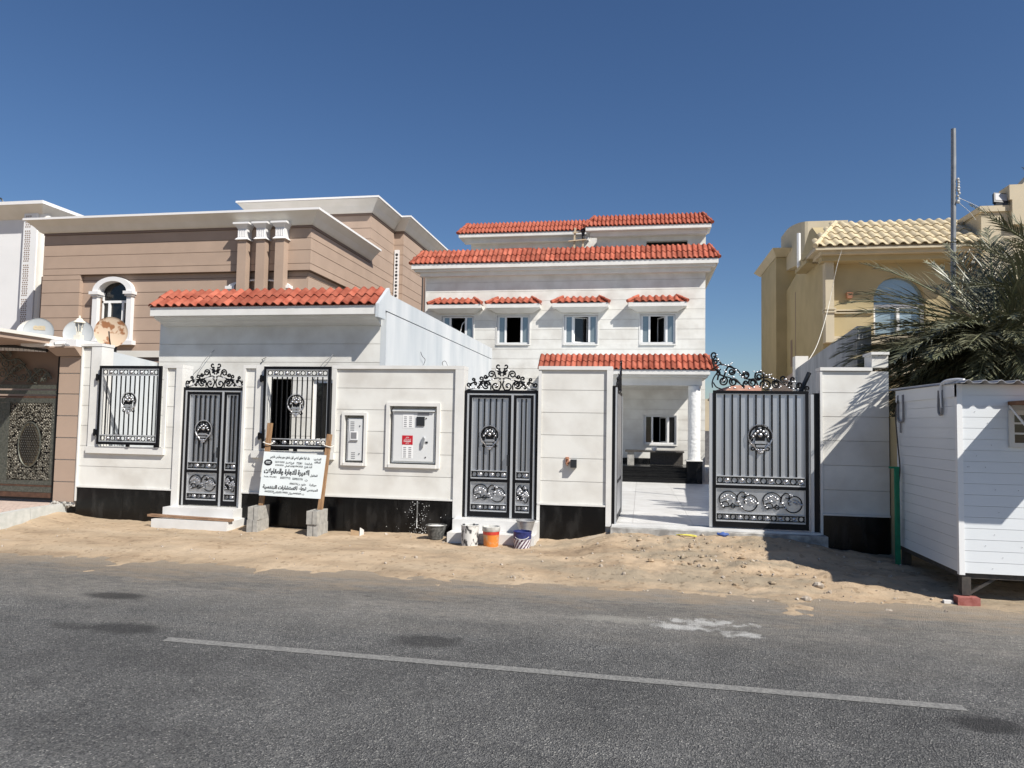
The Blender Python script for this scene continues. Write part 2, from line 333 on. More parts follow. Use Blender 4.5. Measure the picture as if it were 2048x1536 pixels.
# ------------------------------------------------------------------ ground
def asphalt():
    m = bpy.data.materials.new('asphalt'); m.use_nodes = True; t = m.node_tree; b = t.nodes['Principled BSDF']; N = t.nodes.new; L = t.links.new
    geo = N('ShaderNodeNewGeometry'); P = geo.outputs['Position']
    def ns(sc, det=4, rough=0.6, st=None):
        n = N('ShaderNodeTexNoise'); n.inputs['Scale'].default_value = sc; n.inputs['Detail'].default_value = det; n.inputs['Roughness'].default_value = rough
        if st:
            mp = N('ShaderNodeMapping'); mp.inputs['Scale'].default_value = st; L(P, mp.inputs[0]); L(mp.outputs[0], n.inputs['Vector'])
        else: L(P, n.inputs['Vector'])
        return n.outputs['Fac']
    def ramp(f, stops):
        r = N('ShaderNodeValToRGB'); e = r.color_ramp.elements
        while len(e) < len(stops): e.new(0.5)
        for q, (p, c) in zip(e, stops): q.position = p; q.color = (*c, 1) if len(c) == 3 else c
        L(f, r.inputs[0]); return r.outputs[0]
    def mix(f, a, c, mode='MIX'):
        x = N('ShaderNodeMix'); x.data_type = 'RGBA'; x.blend_type = mode
        if isinstance(f, float): x.inputs['Factor'].default_value = f
        else: L(f, x.inputs['Factor'])
        for k, v in (('A', a), ('B', c)):
            if isinstance(v, tuple): x.inputs[k].default_value = (*v, 1)
            else: L(v, x.inputs[k])
        return x.outputs['Result']
    def math_(op, a, c):
        x = N('ShaderNodeMath'); x.operation = op; x.use_clamp = False
        for i, v in enumerate((a, c)):
            if isinstance(v, (int, float)): x.inputs[i].default_value = v
            else: L(v, x.inputs[i])
        return x.outputs[0]
    v = N('ShaderNodeTexVoronoi'); v.inputs['Scale'].default_value = 105; L(P, v.inputs['Vector'])
    sep0 = N('ShaderNodeSeparateColor'); L(v.outputs['Color'], sep0.inputs[0])
    agg = ramp(sep0.outputs[0], [(0.0, (0.055, 0.055, 0.056)), (0.4, (0.108, 0.108, 0.107)), (0.8, (0.150, 0.148, 0.144)), (0.95, (0.20, 0.197, 0.188)), (1.0, (0.36, 0.35, 0.325))])
    v2 = N('ShaderNodeTexVoronoi'); v2.inputs['Scale'].default_value = 32; L(P, v2.inputs['Vector'])
    sep2 = N('ShaderNodeSeparateColor'); L(v2.outputs['Color'], sep2.inputs[0])
    big = ramp(sep2.outputs[1], [(0.90, (0, 0, 0)), (0.97, (1, 1, 1))])
    col = mix(math_('MULTIPLY', big, 0.35), agg, (0.21, 0.205, 0.19))
    patch = ramp(ns(0.55, 5), [(0.3, (0.84, 0.84, 0.84)), (0.7, (1.26, 1.25, 1.23))])
    col = mix(1.0, col, patch, 'MULTIPLY')
    wear = ramp(ns(2.2, 6, 0.7), [(0.35, (0.88, 0.88, 0.88)), (0.65, (1.1, 1.1, 1.1))])
    col = mix(1.0, col, wear, 'MULTIPLY')
    sep = N('ShaderNodeSeparateXYZ'); L(P, sep.inputs[0]); X, Y = sep.outputs[0], sep.outputs[1]
    # dusty band beside the sand
    yy = math_('ADD', Y, math_('MULTIPLY', math_('SUBTRACT', ns(1.2, 6, 0.65, (0.5, 1.6, 1)), 0.5), 2.4))
    dust = N('ShaderNodeMapRange'); dust.inputs['From Min'].default_value = 6.0; dust.inputs['From Max'].default_value = 8.1; L(yy, dust.inputs['Value']); dust.inputs['To Max'].default_value = 0.9
    dn = ramp(ns(9, 6, 0.7, (0.6, 1.5, 1)), [(0.35, (0.25, 0.25, 0.25)), (0.7, (1, 1, 1))])
    col = mix(math_('MULTIPLY', dust.outputs[0], dn), col, (0.38, 0.345, 0.295))
    yd = math_('ADD', Y, math_('MULTIPLY', math_('SUBTRACT', ns(2.6, 8, 0.7, (0.45, 1.5, 1)), 0.5), 3.2))
    dr = N('ShaderNodeMapRange'); dr.inputs['From Min'].default_value = 7.55; dr.inputs['From Max'].default_value = 8.25; dr.inputs['To Max'].default_value = 0.85; L(yd, dr.inputs['Value'])
    col = mix(math_('MULTIPLY', dr.outputs[0], ramp(ns(30, 5, 0.7), [(0.3, (0.45, 0.45, 0.45)), (0.6, (1, 1, 1))])), col, (0.37, 0.29, 0.205))
    fl_ = ramp(ns(2.3, 3, 0.5, (0.7, 1.4, 1)), [(0.71, (1, 1, 1)), (0.76, (0.62, 0.62, 0.62))]); col = mix(1.0, col, fl_, 'MULTIPLY')
    wp = ramp(ns(1.1, 4, 0.55, (0.05, 1.0, 1)), [(0.3, (0.85, 0.85, 0.85)), (0.7, (1.16, 1.16, 1.15))]); col = mix(1.0, col, wp, 'MULTIPLY')
    # oil stains and lime spills at their places
    def spot(cx, cy, rx, ry, color, amount, thr=(0.55, 1.0), nz=6.0, amp=0.9):
        nonlocal col
        dx = math_('DIVIDE', math_('SUBTRACT', X, cx), rx); dy = math_('DIVIDE', math_('SUBTRACT', Y, cy), ry)
        d = math_('SQRT', math_('ADD', math_('MULTIPLY', dx, dx), math_('MULTIPLY', dy, dy)), 0)
        d = math_('ADD', d, math_('MULTIPLY', math_('SUBTRACT', ns(nz, 6, 0.7), 0.5), amp))
        mr = N('ShaderNodeMapRange'); mr.inputs['From Min'].default_value = thr[1]; mr.inputs['From Max'].default_value = thr[0]; mr.inputs['To Max'].default_value = amount
        L(d, mr.inputs['Value']); col = mix(mr.outputs[0], col, color)
    dk = (0.022, 0.021, 0.021)
    spot(-5.35, 6.75, 0.42, 0.17, dk, 0.75); spot(-4.45, 5.75, 0.42, 0.2, dk, 0.6); spot(-4.95, 5.7, 0.25, 0.13, dk, 0.5)
    spot(-1.75, 6.0, 0.36, 0.22, dk, 0.62); spot(2.18, 5.15, 0.27, 0.17, dk, 0.75)
    lw = (0.66, 0.65, 0.62)
    spot(0.37, 6.98, 0.36, 0.17, lw, 0.75, (0.2, 0.8), 6, 3.2); spot(0.92, 6.84, 0.28, 0.13, lw, 0.75, (0.2, 0.8), 6, 3.0); spot(0.62, 7.2, 0.6, 0.2, lw, 0.7, (0.2, 0.7), 8, 3.2); spot(-0.25, 7.1, 0.55, 0.16, (0.42, 0.40, 0.35), 0.5, (0.4, 0.9), 9, 1.6)
    L(col, b.inputs['Base Color']); b.inputs['Roughness'].default_value = 0.82; b.inputs['Specular IOR Level'].default_value = 0.35
    n2 = N('ShaderNodeTexNoise'); n2.inputs['Scale'].default_value = 90; n2.inputs['Detail'].default_value = 4; L(P, n2.inputs['Vector'])
    bp = N('ShaderNodeBump'); bp.inputs['Strength'].default_value = 0.9; bp.inputs['Distance'].default_value = 0.02
    hh = math_('ADD', n2.outputs['Fac'], math_('MULTIPLY', v.outputs['Distance'], 0.9)); L(hh, bp.inputs['Height']); L(bp.outputs[0], b.inputs['Normal'])
    return m
M['asphalt'] = asphalt()
def paint_mat():
    m = bpy.data.materials.new('road_paint'); m.use_nodes = True; t = m.node_tree; b = t.nodes['Principled BSDF']; N = t.nodes.new; L = t.links.new
    geo = N('ShaderNodeNewGeometry')
    n = N('ShaderNodeTexNoise'); n.inputs['Scale'].default_value = 45; n.inputs['Detail'].default_value = 6; n.inputs['Roughness'].default_value = 0.75; L(geo.outputs['Position'], n.inputs['Vector'])
    r = N('ShaderNodeValToRGB'); e = r.color_ramp.elements; e[0].position = 0.36; e[0].color = (0.115, 0.114, 0.11, 1); e[1].position = 0.6; e[1].color = (0.25, 0.245, 0.228, 1); L(n.outputs['Fac'], r.inputs[0])
    L(r.outputs[0], b.inputs['Base Color']); b.inputs['Roughness'].default_value = 0.8
    bp = N('ShaderNodeBump'); bp.inputs['Strength'].default_value = 0.6; bp.inputs['Distance'].default_value = 0.015; L(n.outputs['Fac'], bp.inputs['Height']); L(bp.outputs[0], b.inputs['Normal'])
    return m
M['road_paint'] = paint_mat()
def sand_mat():
    m = bpy.data.materials.new('sand'); m.use_nodes = True; t = m.node_tree; b = t.nodes['Principled BSDF']; N = t.nodes.new; L = t.links.new
    geo = N('ShaderNodeNewGeometry'); P = geo.outputs['Position']
    def ns(sc, det=6, ro=0.6, st=(1, 1, 1)):
        mp = N('ShaderNodeMapping'); mp.inputs['Scale'].default_value = st; L(P, mp.inputs[0])
        n = N('ShaderNodeTexNoise'); n.inputs['Scale'].default_value = sc; n.inputs['Detail'].default_value = det; n.inputs['Roughness'].default_value = ro; L(mp.outputs[0], n.inputs['Vector']); return n.outputs['Fac']
    r = N('ShaderNodeValToRGB'); e = r.color_ramp.elements
    e[0].position = 0.30; e[0].color = (0.27, 0.197, 0.13, 1); e[1].position = 0.68; e[1].color = (0.50, 0.39, 0.275, 1)
    q = e.new(0.48); q.color = (0.425, 0.32, 0.215, 1)
    L(ns(1.3, 8, 0.62, (0.55, 1.5, 1)), r.inputs[0])
    g = N('ShaderNodeValToRGB'); e = g.color_ramp.elements; e[0].position = 0.44; e[0].color = (0, 0, 0, 1); e[1].position = 0.58; e[1].color = (1, 1, 1, 1); L(ns(1.1, 9, 0.68, (0.6, 1.6, 1)), g.inputs[0])
    sx = N('ShaderNodeSeparateXYZ'); L(P, sx.inputs[0])
    mr = N('ShaderNodeMapRange'); mr.inputs['From Min'].default_value = -3.5; mr.inputs['From Max'].default_value = 0.5; mr.inputs['To Min'].default_value = 0.3; mr.inputs['To Max'].default_value = 1.0; L(sx.outputs[0], mr.inputs['Value'])
    mm = N('ShaderNodeMath'); mm.operation = 'MULTIPLY'; L(g.outputs[0], mm.inputs[0]); L(mr.outputs[0], mm.inputs[1])
    x = N('ShaderNodeMix'); x.data_type = 'RGBA'; L(mm.outputs[0], x.inputs['Factor']); L(r.outputs[0], x.inputs['A']); x.inputs['B'].default_value = (0.30, 0.248, 0.18, 1)
    # pale spilt lime and cement streaks
    h = N('ShaderNodeValToRGB'); e = h.color_ramp.elements; e[0].position = 0.66; e[0].color = (0, 0, 0, 1); e[1].position = 0.76; e[1].color = (0.55, 0.55, 0.55, 1); L(ns(1.7, 8, 0.65, (0.5, 1.7, 1)), h.inputs[0])
    y = N('ShaderNodeMix'); y.data_type = 'RGBA'; L(h.outputs[0], y.inputs['Factor']); L(x.outputs['Result'], y.inputs['A']); y.inputs['B'].default_value = (0.58, 0.52, 0.44, 1)
    # dark crumbs
    v = N('ShaderNodeTexVoronoi'); v.inputs['Scale'].default_value = 22; L(P, v.inputs['Vector'])
    s2 = N('ShaderNodeSeparateColor'); L(v.outputs['Color'], s2.inputs[0])
    dr = N('ShaderNodeValToRGB'); e = dr.color_ramp.elements; e[0].position = 0.92; e[0].color = (1, 1, 1, 1); e[1].position = 0.97; e[1].color = (0.74, 0.72, 0.69, 1); L(s2.outputs[0], dr.inputs[0])
    z = N('ShaderNodeMix'); z.data_type = 'RGBA'; z.blend_type = 'MULTIPLY'; z.inputs['Factor'].default_value = 1; L(y.outputs['Result'], z.inputs['A']); L(dr.outputs[0], z.inputs['B'])
    L(z.outputs['Result'], b.inputs['Base Color']); b.inputs['Roughness'].default_value = 0.95; b.inputs['Specular IOR Level'].default_value = 0.15
    bp = N('ShaderNodeBump'); bp.inputs['Strength'].default_value = 0.8; bp.inputs['Distance'].default_value = 0.03; L(ns(16, 9, 0.7, (0.8, 1.2, 1)), bp.inputs['Height']); L(bp.outputs[0], b.inputs['Normal'])
    return m
M['sand'] = sand_mat()

single('ground', MB().add([(-900, -500, -0.22), (900, -500, -0.22), (900, 1500, -0.22), (-900, 1500, -0.22)], [(0, 1, 2, 3)]), M['sand'], kind='structure')
single('road', MB().add([(-400, -3.0, -0.1), (400, -3.0, -0.1), (400, 8.6, -0.1), (-400, 8.6, -0.1)], [(0, 1, 2, 3)]), M['asphalt'], kind='structure')
mk = MB()
mk.add([(-3.90, 5.49, -0.096), (2.16, 5.36, -0.096), (2.16, 5.465, -0.096), (-3.90, 5.595, -0.096)], [(0, 1, 2, 3)])
mk.add([(-16.0, 5.75, -0.096), (-9.9, 5.62, -0.096), (-9.9, 5.74, -0.096), (-16.0, 5.87, -0.096)], [(0, 1, 2, 3)])
single('road_marking', mk, M['road_paint'], kind='structure')
def sand_z(x, y):
    t = min(1, max(0, (y-7.95)/1.6)); t = t*t*(3-2*t)
    z = -0.125+0.115*t
    z += 0.02*min(1, max(0, (y-10)/1.0))
    g = math.exp(-((x-0.95)/1.6)**4)*max(0, min(1, (y-8.6)/2.2))*0.185            # ramp of sand up to the gate sill
    g += math.exp(-((x+0.35)/0.5)**2)*math.exp(-((y-10.6)/0.5)**2)*0.05
    g += math.exp(-((x-2.2)/0.7)**2)*max(0, min(1, (y-9.6)/1.3))*0.07
    z += g
    z += math.exp(-((x+9.75)/0.45)**2)*math.exp(-((y-10.7)/0.5)**2)*0.12
    z += 0.022*noise.noise(Vector((x*0.9, y*1.3, 3)))*t
    z += (0.030*noise.noise(Vector((x*3.1, y*4.6, 1.7)))+0.017*noise.noise(Vector((x*8, y*11, 4.4)))+0.009*noise.noise(Vector((x*19, y*23, 9))))*(0.25+0.75*t)*(0.55+0.6*min(1, max(0, (x+3)/3))+0.5*math.exp(-((x-1.2)/1.3)**2))
    z += 0.05*noise.noise(Vector((x*1.6, 0, 7)))*(1-t)+0.02*noise.noise(Vector((x*6, y*6, 7)))*(1-t)
    return z
sm = MB()
xs = [-60+2.0*i for i in range(24)]+[-12+0.042*i for i in range(430)]+[6.1+1.5*i for i in range(36)]
ys = [7.55+0.042*i for i in range(96)]
for y in ys:
    for x in xs: sm.v.append((x, y, sand_z(x, y)))
nx = len(xs)
sm.f = [(j*nx+i, j*nx+i+1, (j+1)*nx+i+1, (j+1)*nx+i) for j in range(len(ys)-1) for i in range(nx-1)]
single('sand_verge', sm, M['sand'], kind='structure', smooth=True)
# crumbs of rubble on the sand (nobody could count them)
rb = MB()
for i in range(330):
    x = random.uniform(-11, 4.2) if i % 2 else random.gauss(0.9, 1.3); y = random.uniform(8.15, 10.9); r = random.choice((0.008, 0.012, 0.016, 0.022))*random.uniform(0.6, 1.3)
    z = sand_z(x, y)+r*0.2; q = [random.uniform(0.6, 1.3) for _ in range(3)]
    b0 = MB().ball((0, 0, 0), r, 5, 3, *q); b0.xf(Matrix.Translation((x, y, z)) @ Matrix.Rotation(random.uniform(0, 6), 4, 'Z') @ Matrix.Rotation(random.uniform(0, 1), 4, 'X'))
    rb.add(b0.v, b0.f)
single('rubble', rb, M['pebble'], kind='stuff')
cl = MB()
for i in range(130):
    x = random.gauss(1.0, 1.1); y = random.uniform(8.7, 10.75); r = random.choice((0.01, 0.014, 0.02, 0.034))*random.uniform(0.6, 1.2)
    b0 = MB().ball((0, 0, 0), r, 6, 4, random.uniform(0.7, 1.4), random.uniform(0.7, 1.3), random.uniform(0.45, 0.8)); b0.v = [tuple(Vector(p)*(1+0.5*noise.noise(Vector(p)*40+Vector((x*9, y*9, 0))))) for p in b0.v]
    b0.xf(Matrix.Translation((x, y, sand_z(x, y)+r*0.15)) @ Matrix.Rotation(random.uniform(0, 6), 4, 'Z')); cl.add(b0.v, b0.f)
single('sand_clods', cl, M['sand'], kind='stuff')
def rock(x, y, r, label, mt='pebble'):
    b0 = MB().ball((0, 0, 0), r, 7, 5); b0.v = [tuple(Vector(p)*(1+0.45*noise.noise(Vector(p)*9/r*0.12+Vector((x, y, 0))))) for p in b0.v]
    b0.xf(Matrix.Translation((x, y, sand_z(x, y)+r*0.3)) @ Matrix.Diagonal((1.25, 0.9, 0.75, 1)))
    single('stone', b0, M[mt], label, 'stone', (x, y, sand_z(x, y)), group='loose stones on the sandy verge')
rock(2.02, 8.85, 0.055, 'larger loose stone on the sand just outside the cabin shadow')
rock(1.78, 8.35, 0.045, 'small stone on the sand nearest the road below the wide gate')
rock(2.55, 8.15, 0.04, 'flat little stone at the road edge left of the cabin brick')

# ------------------------------------------------------------------ terracotta tiles and roofs
def tile_mesh(wd, ln, mt, name='roof_tile', th=0.018, h=0.042):
    prof = []
    for i in range(9):
        u = i/8
        prof.append((u*wd*1.04, h*math.sin(PI*min(1, u/0.62))**0.8 if u < 0.62 else -0.012*math.sin(PI*(u-0.62)/0.38)))
    m = MB(); n = len(prof)
    for y, dz in ((0, 0), (ln, 0)):
        for x, z in prof: m.v.append((x, y, z+th))
    for y in (0, ln):
        for x, z in prof: m.v.append((x, y, z))
    m.f = [(i, i+1, n+i+1, n+i) for i in range(n-1)]+[(2*n+i, 2*n+i+1, i+1, i) for i in range(n-1)]+[(0, n, 3*n, 2*n), (n-1, 2*n+n-1, 3*n+n-1, 2*n-1)]
    return m.mesh(name, mt, True)
def roof_strip(root, xl, xr, ye, ze, yr, zr, rows, wd, hl, hr, mt, name='roof', joined=False, label=None, deck=True):
    """tiled strip rising from the eave (ye,ze) to the ridge (yr,zr); hl/hr = how far the ridge stops short at each end"""
    run, rise = yr-ye, zr-ze; sl_ = math.hypot(run, rise); ang = math.atan2(rise, run)
    d = MB()
    e = 0.012
    if deck:
        d.hexa([(xl, ye, ze-e), (xr, ye, ze-e), (xr, yr, ze-e), (xl, yr, ze-e), (xl+0.001, ye+0.002, ze-e+0.001), (xr-0.001, ye+0.002, ze-e+0.001), (xr-hr, yr, zr-e), (xl+hl, yr, zr-e)])
    rf = part(root, name, d, mt, label=label)
    n = max(1, round((xr-xl)/wd)); wd = (xr-xl)/n; L0 = sl_/rows
    me = tile_mesh(wd, L0*1.14, mt); J = MB()
    lift = 0.02
    for r in range(rows):
        fr = (r+0.45)/rows
        a = xl+hl*fr; b = xr-hr*fr
        for i in range(n):
            x = xl+i*wd; cx = x+wd/2
            if cx < a-wd*0.05 or cx > b+wd*0.05: continue
            s = r*L0-(0.02 if r == 0 else 0.0)
            p = Vector((x, ye+s*math.cos(ang), ze+s*math.sin(ang)))
            tilt = ang-0.065
            rot = (tilt+random.uniform(-0.01, 0.01), random.uniform(-0.012, 0.012), random.uniform(-0.012, 0.012))
            p.z += lift*0.4
            if joined:
                mx = Matrix.Translation(p) @ Matrix.Rotation(tilt, 4, 'X')
                J.add([tuple(mx @ v.co) for v in me.vertices], [tuple(q.vertices) for q in me.polygons])
            else: inst(rf, 'roof_tile', me, p, rot)
    if joined: part(rf, 'roof_tiles', J, mt, True, kind='stuff')
    for h, x0, x1 in ((hl, xl, xl+hl), (hr, xr, xr-hr)):  # hip caps, overlapping pieces
        if h > 0.05:
            k = max(2, rows)
            for i in range(k):
                q = [(x0+(x1-x0)*t, ye+run*t, ze+rise*t+0.03) for t in (i/k-0.03*(i == 0), (i+1.12)/k if i < k-1 else 1.0)]
                part(rf, 'hip_tile', MB().tube([q[0], q[1]], 0.058, 8, 0.046), mt, True)
    return rf

# ------------------------------------------------------------------ front boundary wall
WALL_Z = [0.56, 0.90, 1.25, 1.60, 1.945, 2.29, 2.60]
WG = 'stone clad boundary wall sections between the gates'
def bwall(label, x0, x1):
    return thing('boundary_wall', label, 'wall', ((x0+x1)/2, 11.1, 0), WG)
def plinth(root, x0, x1, zb=-0.35):
    n = max(1, round((x1-x0)/0.95)); wd = (x1-x0)/n
    for i in range(n): part(root, 'granite_panel', MB().box(x0+i*wd+0.002, x0+(i+1)*wd-0.002, 10.988, 11.02, zb, 0.535), M['granite'])
    part(root, 'plinth_trim', MB().box(x0-0.01, x1+0.01, 10.970, 11.02, 0.537, 0.562), M['trim'])
yT = 10.965
# section left of the first small gate, with the first grille opening
s1 = bwall('white stone wall section left of the first small gate, with a grilled opening', -9.57, -7.62)
h1 = [(-9.18, -7.96, 1.24, 9)]
part(s1, 'wall_core', holed(-9.565, -7.63, 11.014, 11.244, -0.35, 2.645, [(-9.19, -7.95, 1.235, 9)]), M['stone_core'])
courses(s1, 'stone_slab', -9.55, -9.39, 11.0, WALL_Z+[2.93], h1, M['stone'])
courses(s1, 'stone_slab', -9.39, -7.73, 11.0, WALL_Z[:3], h1, M['stone'])
courses(s1, 'stone_slab', -7.90, -7.73, 11.0, WALL_Z[2:], h1, M['stone'])
part(s1, 'wall_core', MB().box(-9.565, -9.19, 11.014, 11.244, 2.652, 2.965), M['stone_core'])
part(s1, 'window_trim', MB().box(-9.375, -9.18, yT, 11.25, 1.245, 2.97), M['trim'])
part(s1, 'window_trim', MB().box(-7.96, -7.905, yT, 11.013, 1.245, 2.597), M['trim'])
part(s1, 'sill', MB().box(-9.39, -7.91, 10.945, 11.26, 1.13, 1.243), M['trim'])
part(s1, 'top_trim', MB().box(-9.57, -9.17, yT-0.01, 11.26, 2.972, 3.02), M['trim'])
part(s1, 'top_trim', MB().box(-7.97, -7.62, yT, 11.26, 2.60, 2.655), M['trim'])
part(s1, 'edge_trim', MB().box(-7.735, -7.621, yT, 11.25, 0.28, 2.598), M['trim'])
part(s1, 'edge_trim', MB().box(-9.575, -9.552, yT, 11.02, 0.3, 2.97), M['trim'])
plinth(s1, -9.56, -7.74)
# section with the second grille and the meters
s2 = bwall('long white stone wall section holding the meter cabinets and a grilled opening', -6.5, -2.73)
h2 = [(-6.13, -4.92, 1.24, 9), (-4.72, -4.345, 1.07, 1.87), (-3.96, -3.14, 1.07, 2.03)]
part(s2, 'wall_core', holed(-6.49, -2.74, 11.014, 11.244, -0.35, 2.645, [(-6.14, -4.91, 1.235, 9)]+h2[1:]), M['stone_core'])
part(s2, 'recess_back', MB().box(-4.75, -3.1, 11.16, 11.245, 1.0, 2.1), M['trim'])
courses(s2, 'stone_slab', -6.455, -6.27, 11.0, WALL_Z[2:], h2, M['stone'])
courses(s2, 'stone_slab', -6.455, -2.87, 11.0, WALL_Z[:3], h2, M['stone'])
courses(s2, 'stone_slab', -4.85, -2.87, 11.0, WALL_Z[2:], h2, M['stone'])
part(s2, 'window_trim', MB().box(-6.268, -6.13, yT, 11.25, 1.245, 2.66), M['trim'])
part(s2, 'window_trim', MB().box(-4.92, -4.852, yT, 11.013, 1.245, 2.598), M['trim'])
part(s2, 'sill', MB().box(-6.30, -4.86, 10.945, 11.26, 1.13, 1.243), M['trim'])
part(s2, 'top_trim', MB().box(-4.93, -2.73, yT, 11.26, 2.60, 2.655), M['trim'])
part(s2, 'top_trim', MB().box(-6.5, -6.27, yT, 11.26, 2.60, 2.655), M['trim'])
part(s2, 'edge_trim', MB().box(-2.868, -2.731, yT, 11.25, 0.28, 2.598), M['trim'])
part(s2, 'edge_trim', MB().box(-6.499, -6.457, yT, 11.25, 0.28, 2.598), M['trim'])
plinth(s2, -6.46, -2.875)
sp = MB(); rs = random.Random(8)
for i in range(130):
    u = rs.gauss(-3.42, 0.09 if i % 3 else 0.2); v = max(-0.05, 0.5*rs.random()**1.6); r_ = rs.uniform(0.002, 0.007)
    sp.lathe([(r_, 0), (r_*0.5, 0.002)], (u, 10.9875, v), 6, 'y')
for v0, v1 in ((0.10, 0.52), (0.25, 0.50)): sp.box(-3.40-v1*0.1, -3.388-v1*0.1, 10.986, 10.9878, v0, v1)
part(s2, 'paint_splashes', sp, M['lime'], kind='stuff')
def frame4(root, x0, x1, z0, z1, wd, y0, y1, mt, name='recess_trim'):
    m = MB(); m.box(x0-wd, x0, y0, y1, z0-wd, z1+wd); m.box(x1, x1+wd, y0, y1, z0-wd, z1+wd); m.box(x0, x1, y0, y1, z1, z1+wd); m.box(x0, x1, y0-0.012, y1, z0-wd, z0)
    part(root, name, m, mt)
frame4(s2, -4.70, -4.365, 1.09, 1.85, 0.045, 10.968, 11.16, M['trim'])
frame4(s2, -3.94, -3.16, 1.09, 2.01, 0.055, 10.968, 11.16, M['trim'])
# section between the second small gate and the wide gate
s3 = bwall('narrow white stone wall section between the second small gate and the wide gate', -1.55, -0.42)
part(s3, 'wall_core', MB().box(-1.54, -0.43, 11.014, 11.244, -0.35, 2.645), M['stone_core'])
courses(s3, 'stone_slab', -1.50, -0.505, 11.0, WALL_Z, [], M['stone'])
part(s3, 'top_trim', MB().box(-1.55, -0.42, yT, 11.26, 2.60, 2.655), M['trim'])
part(s3, 'edge_trim', MB().box(-1.549, -1.502, yT+0.012, 11.25, 0.30, 2.598), M['trim'])
part(s3, 'edge_trim', MB().box(-0.503, -0.421, yT, 11.25, 0.25, 2.598), M['trim'])
plinth(s3, -1.53, -0.505)
# section right of the wide gate with a raised end post
s4 = bwall('white stone wall section right of the wide gate with a raised end post', 2.55, 3.47)
part(s4, 'wall_core', MB().box(2.555, 3.465, 11.014, 11.244, -0.35, 2.60), M['stone_core'])
courses(s4, 'stone_slab', 2.58, 3.47, 11.0, WALL_Z, [], M['stone'])
part(s4, 'end_post', MB().box(3.25, 3.468, 11.0, 11.35, 2.655, 2.835), M['stone'])
part(s4, 'post_cap', MB().box(3.235, 3.475, yT, 11.38, 2.837, 2.875), M['trim'])
part(s4, 'top_trim', MB().box(2.545, 3.248, yT, 11.26, 2.605, 2.653), M['trim'])
part(s4, 'edge_trim', MB().box(2.546, 2.578, yT+0.012, 11.25, 0.12, 2.60), M['trim'])
plinth(s4, 2.58, 3.462)

# ------------------------------------------------------------------ ironwork
def ring_band(root, x0, x1, y, z0, z1, backing=None, full=True):
    h = z1-z0; blk = MB(); sil = MB(); tr = MB()
    tr.box(x0, x1, y-0.012, y+0.012, z1-0.010, z1+0.004); tr.box(x0, x1, y-0.012, y+0.012, z0-0.004, z0+0.010)
    R = h/2-0.016; n = max(2, round((x1-x0)/(2*R+0.012))); st = (x1-x0)/n
    for i in range(n):
        c = (x0+st*(i+0.5), y, (z0+z1)/2)
        if i % 2 == 0: blk.ring(c, R*0.92, 0.008, 14, 5)
        else:
            sil.lathe([(R*0.98, -0.004), (R*0.85, 0.006), (R*0.62, 0.002), (R*0.45, 0.012), (0.004, 0.018)], c, 12, 'y')
    for zz in (z1-0.022, z0+0.022): blk.box(x0, x1, y-0.008, y+0.008, zz-0.006, zz+0.006)
    if backing is not None: part(root, 'band_backing', MB().box(x0, x1, y+0.014, y+0.02, z0, z1), backing)
    part(root, 'ring_band', blk, M['black_iron'], True, kind='stuff'); part(root, 'rosette_row', sil, M['silver'], True, kind='stuff'); part(root, 'band_trim', tr, M['silver_trim'])
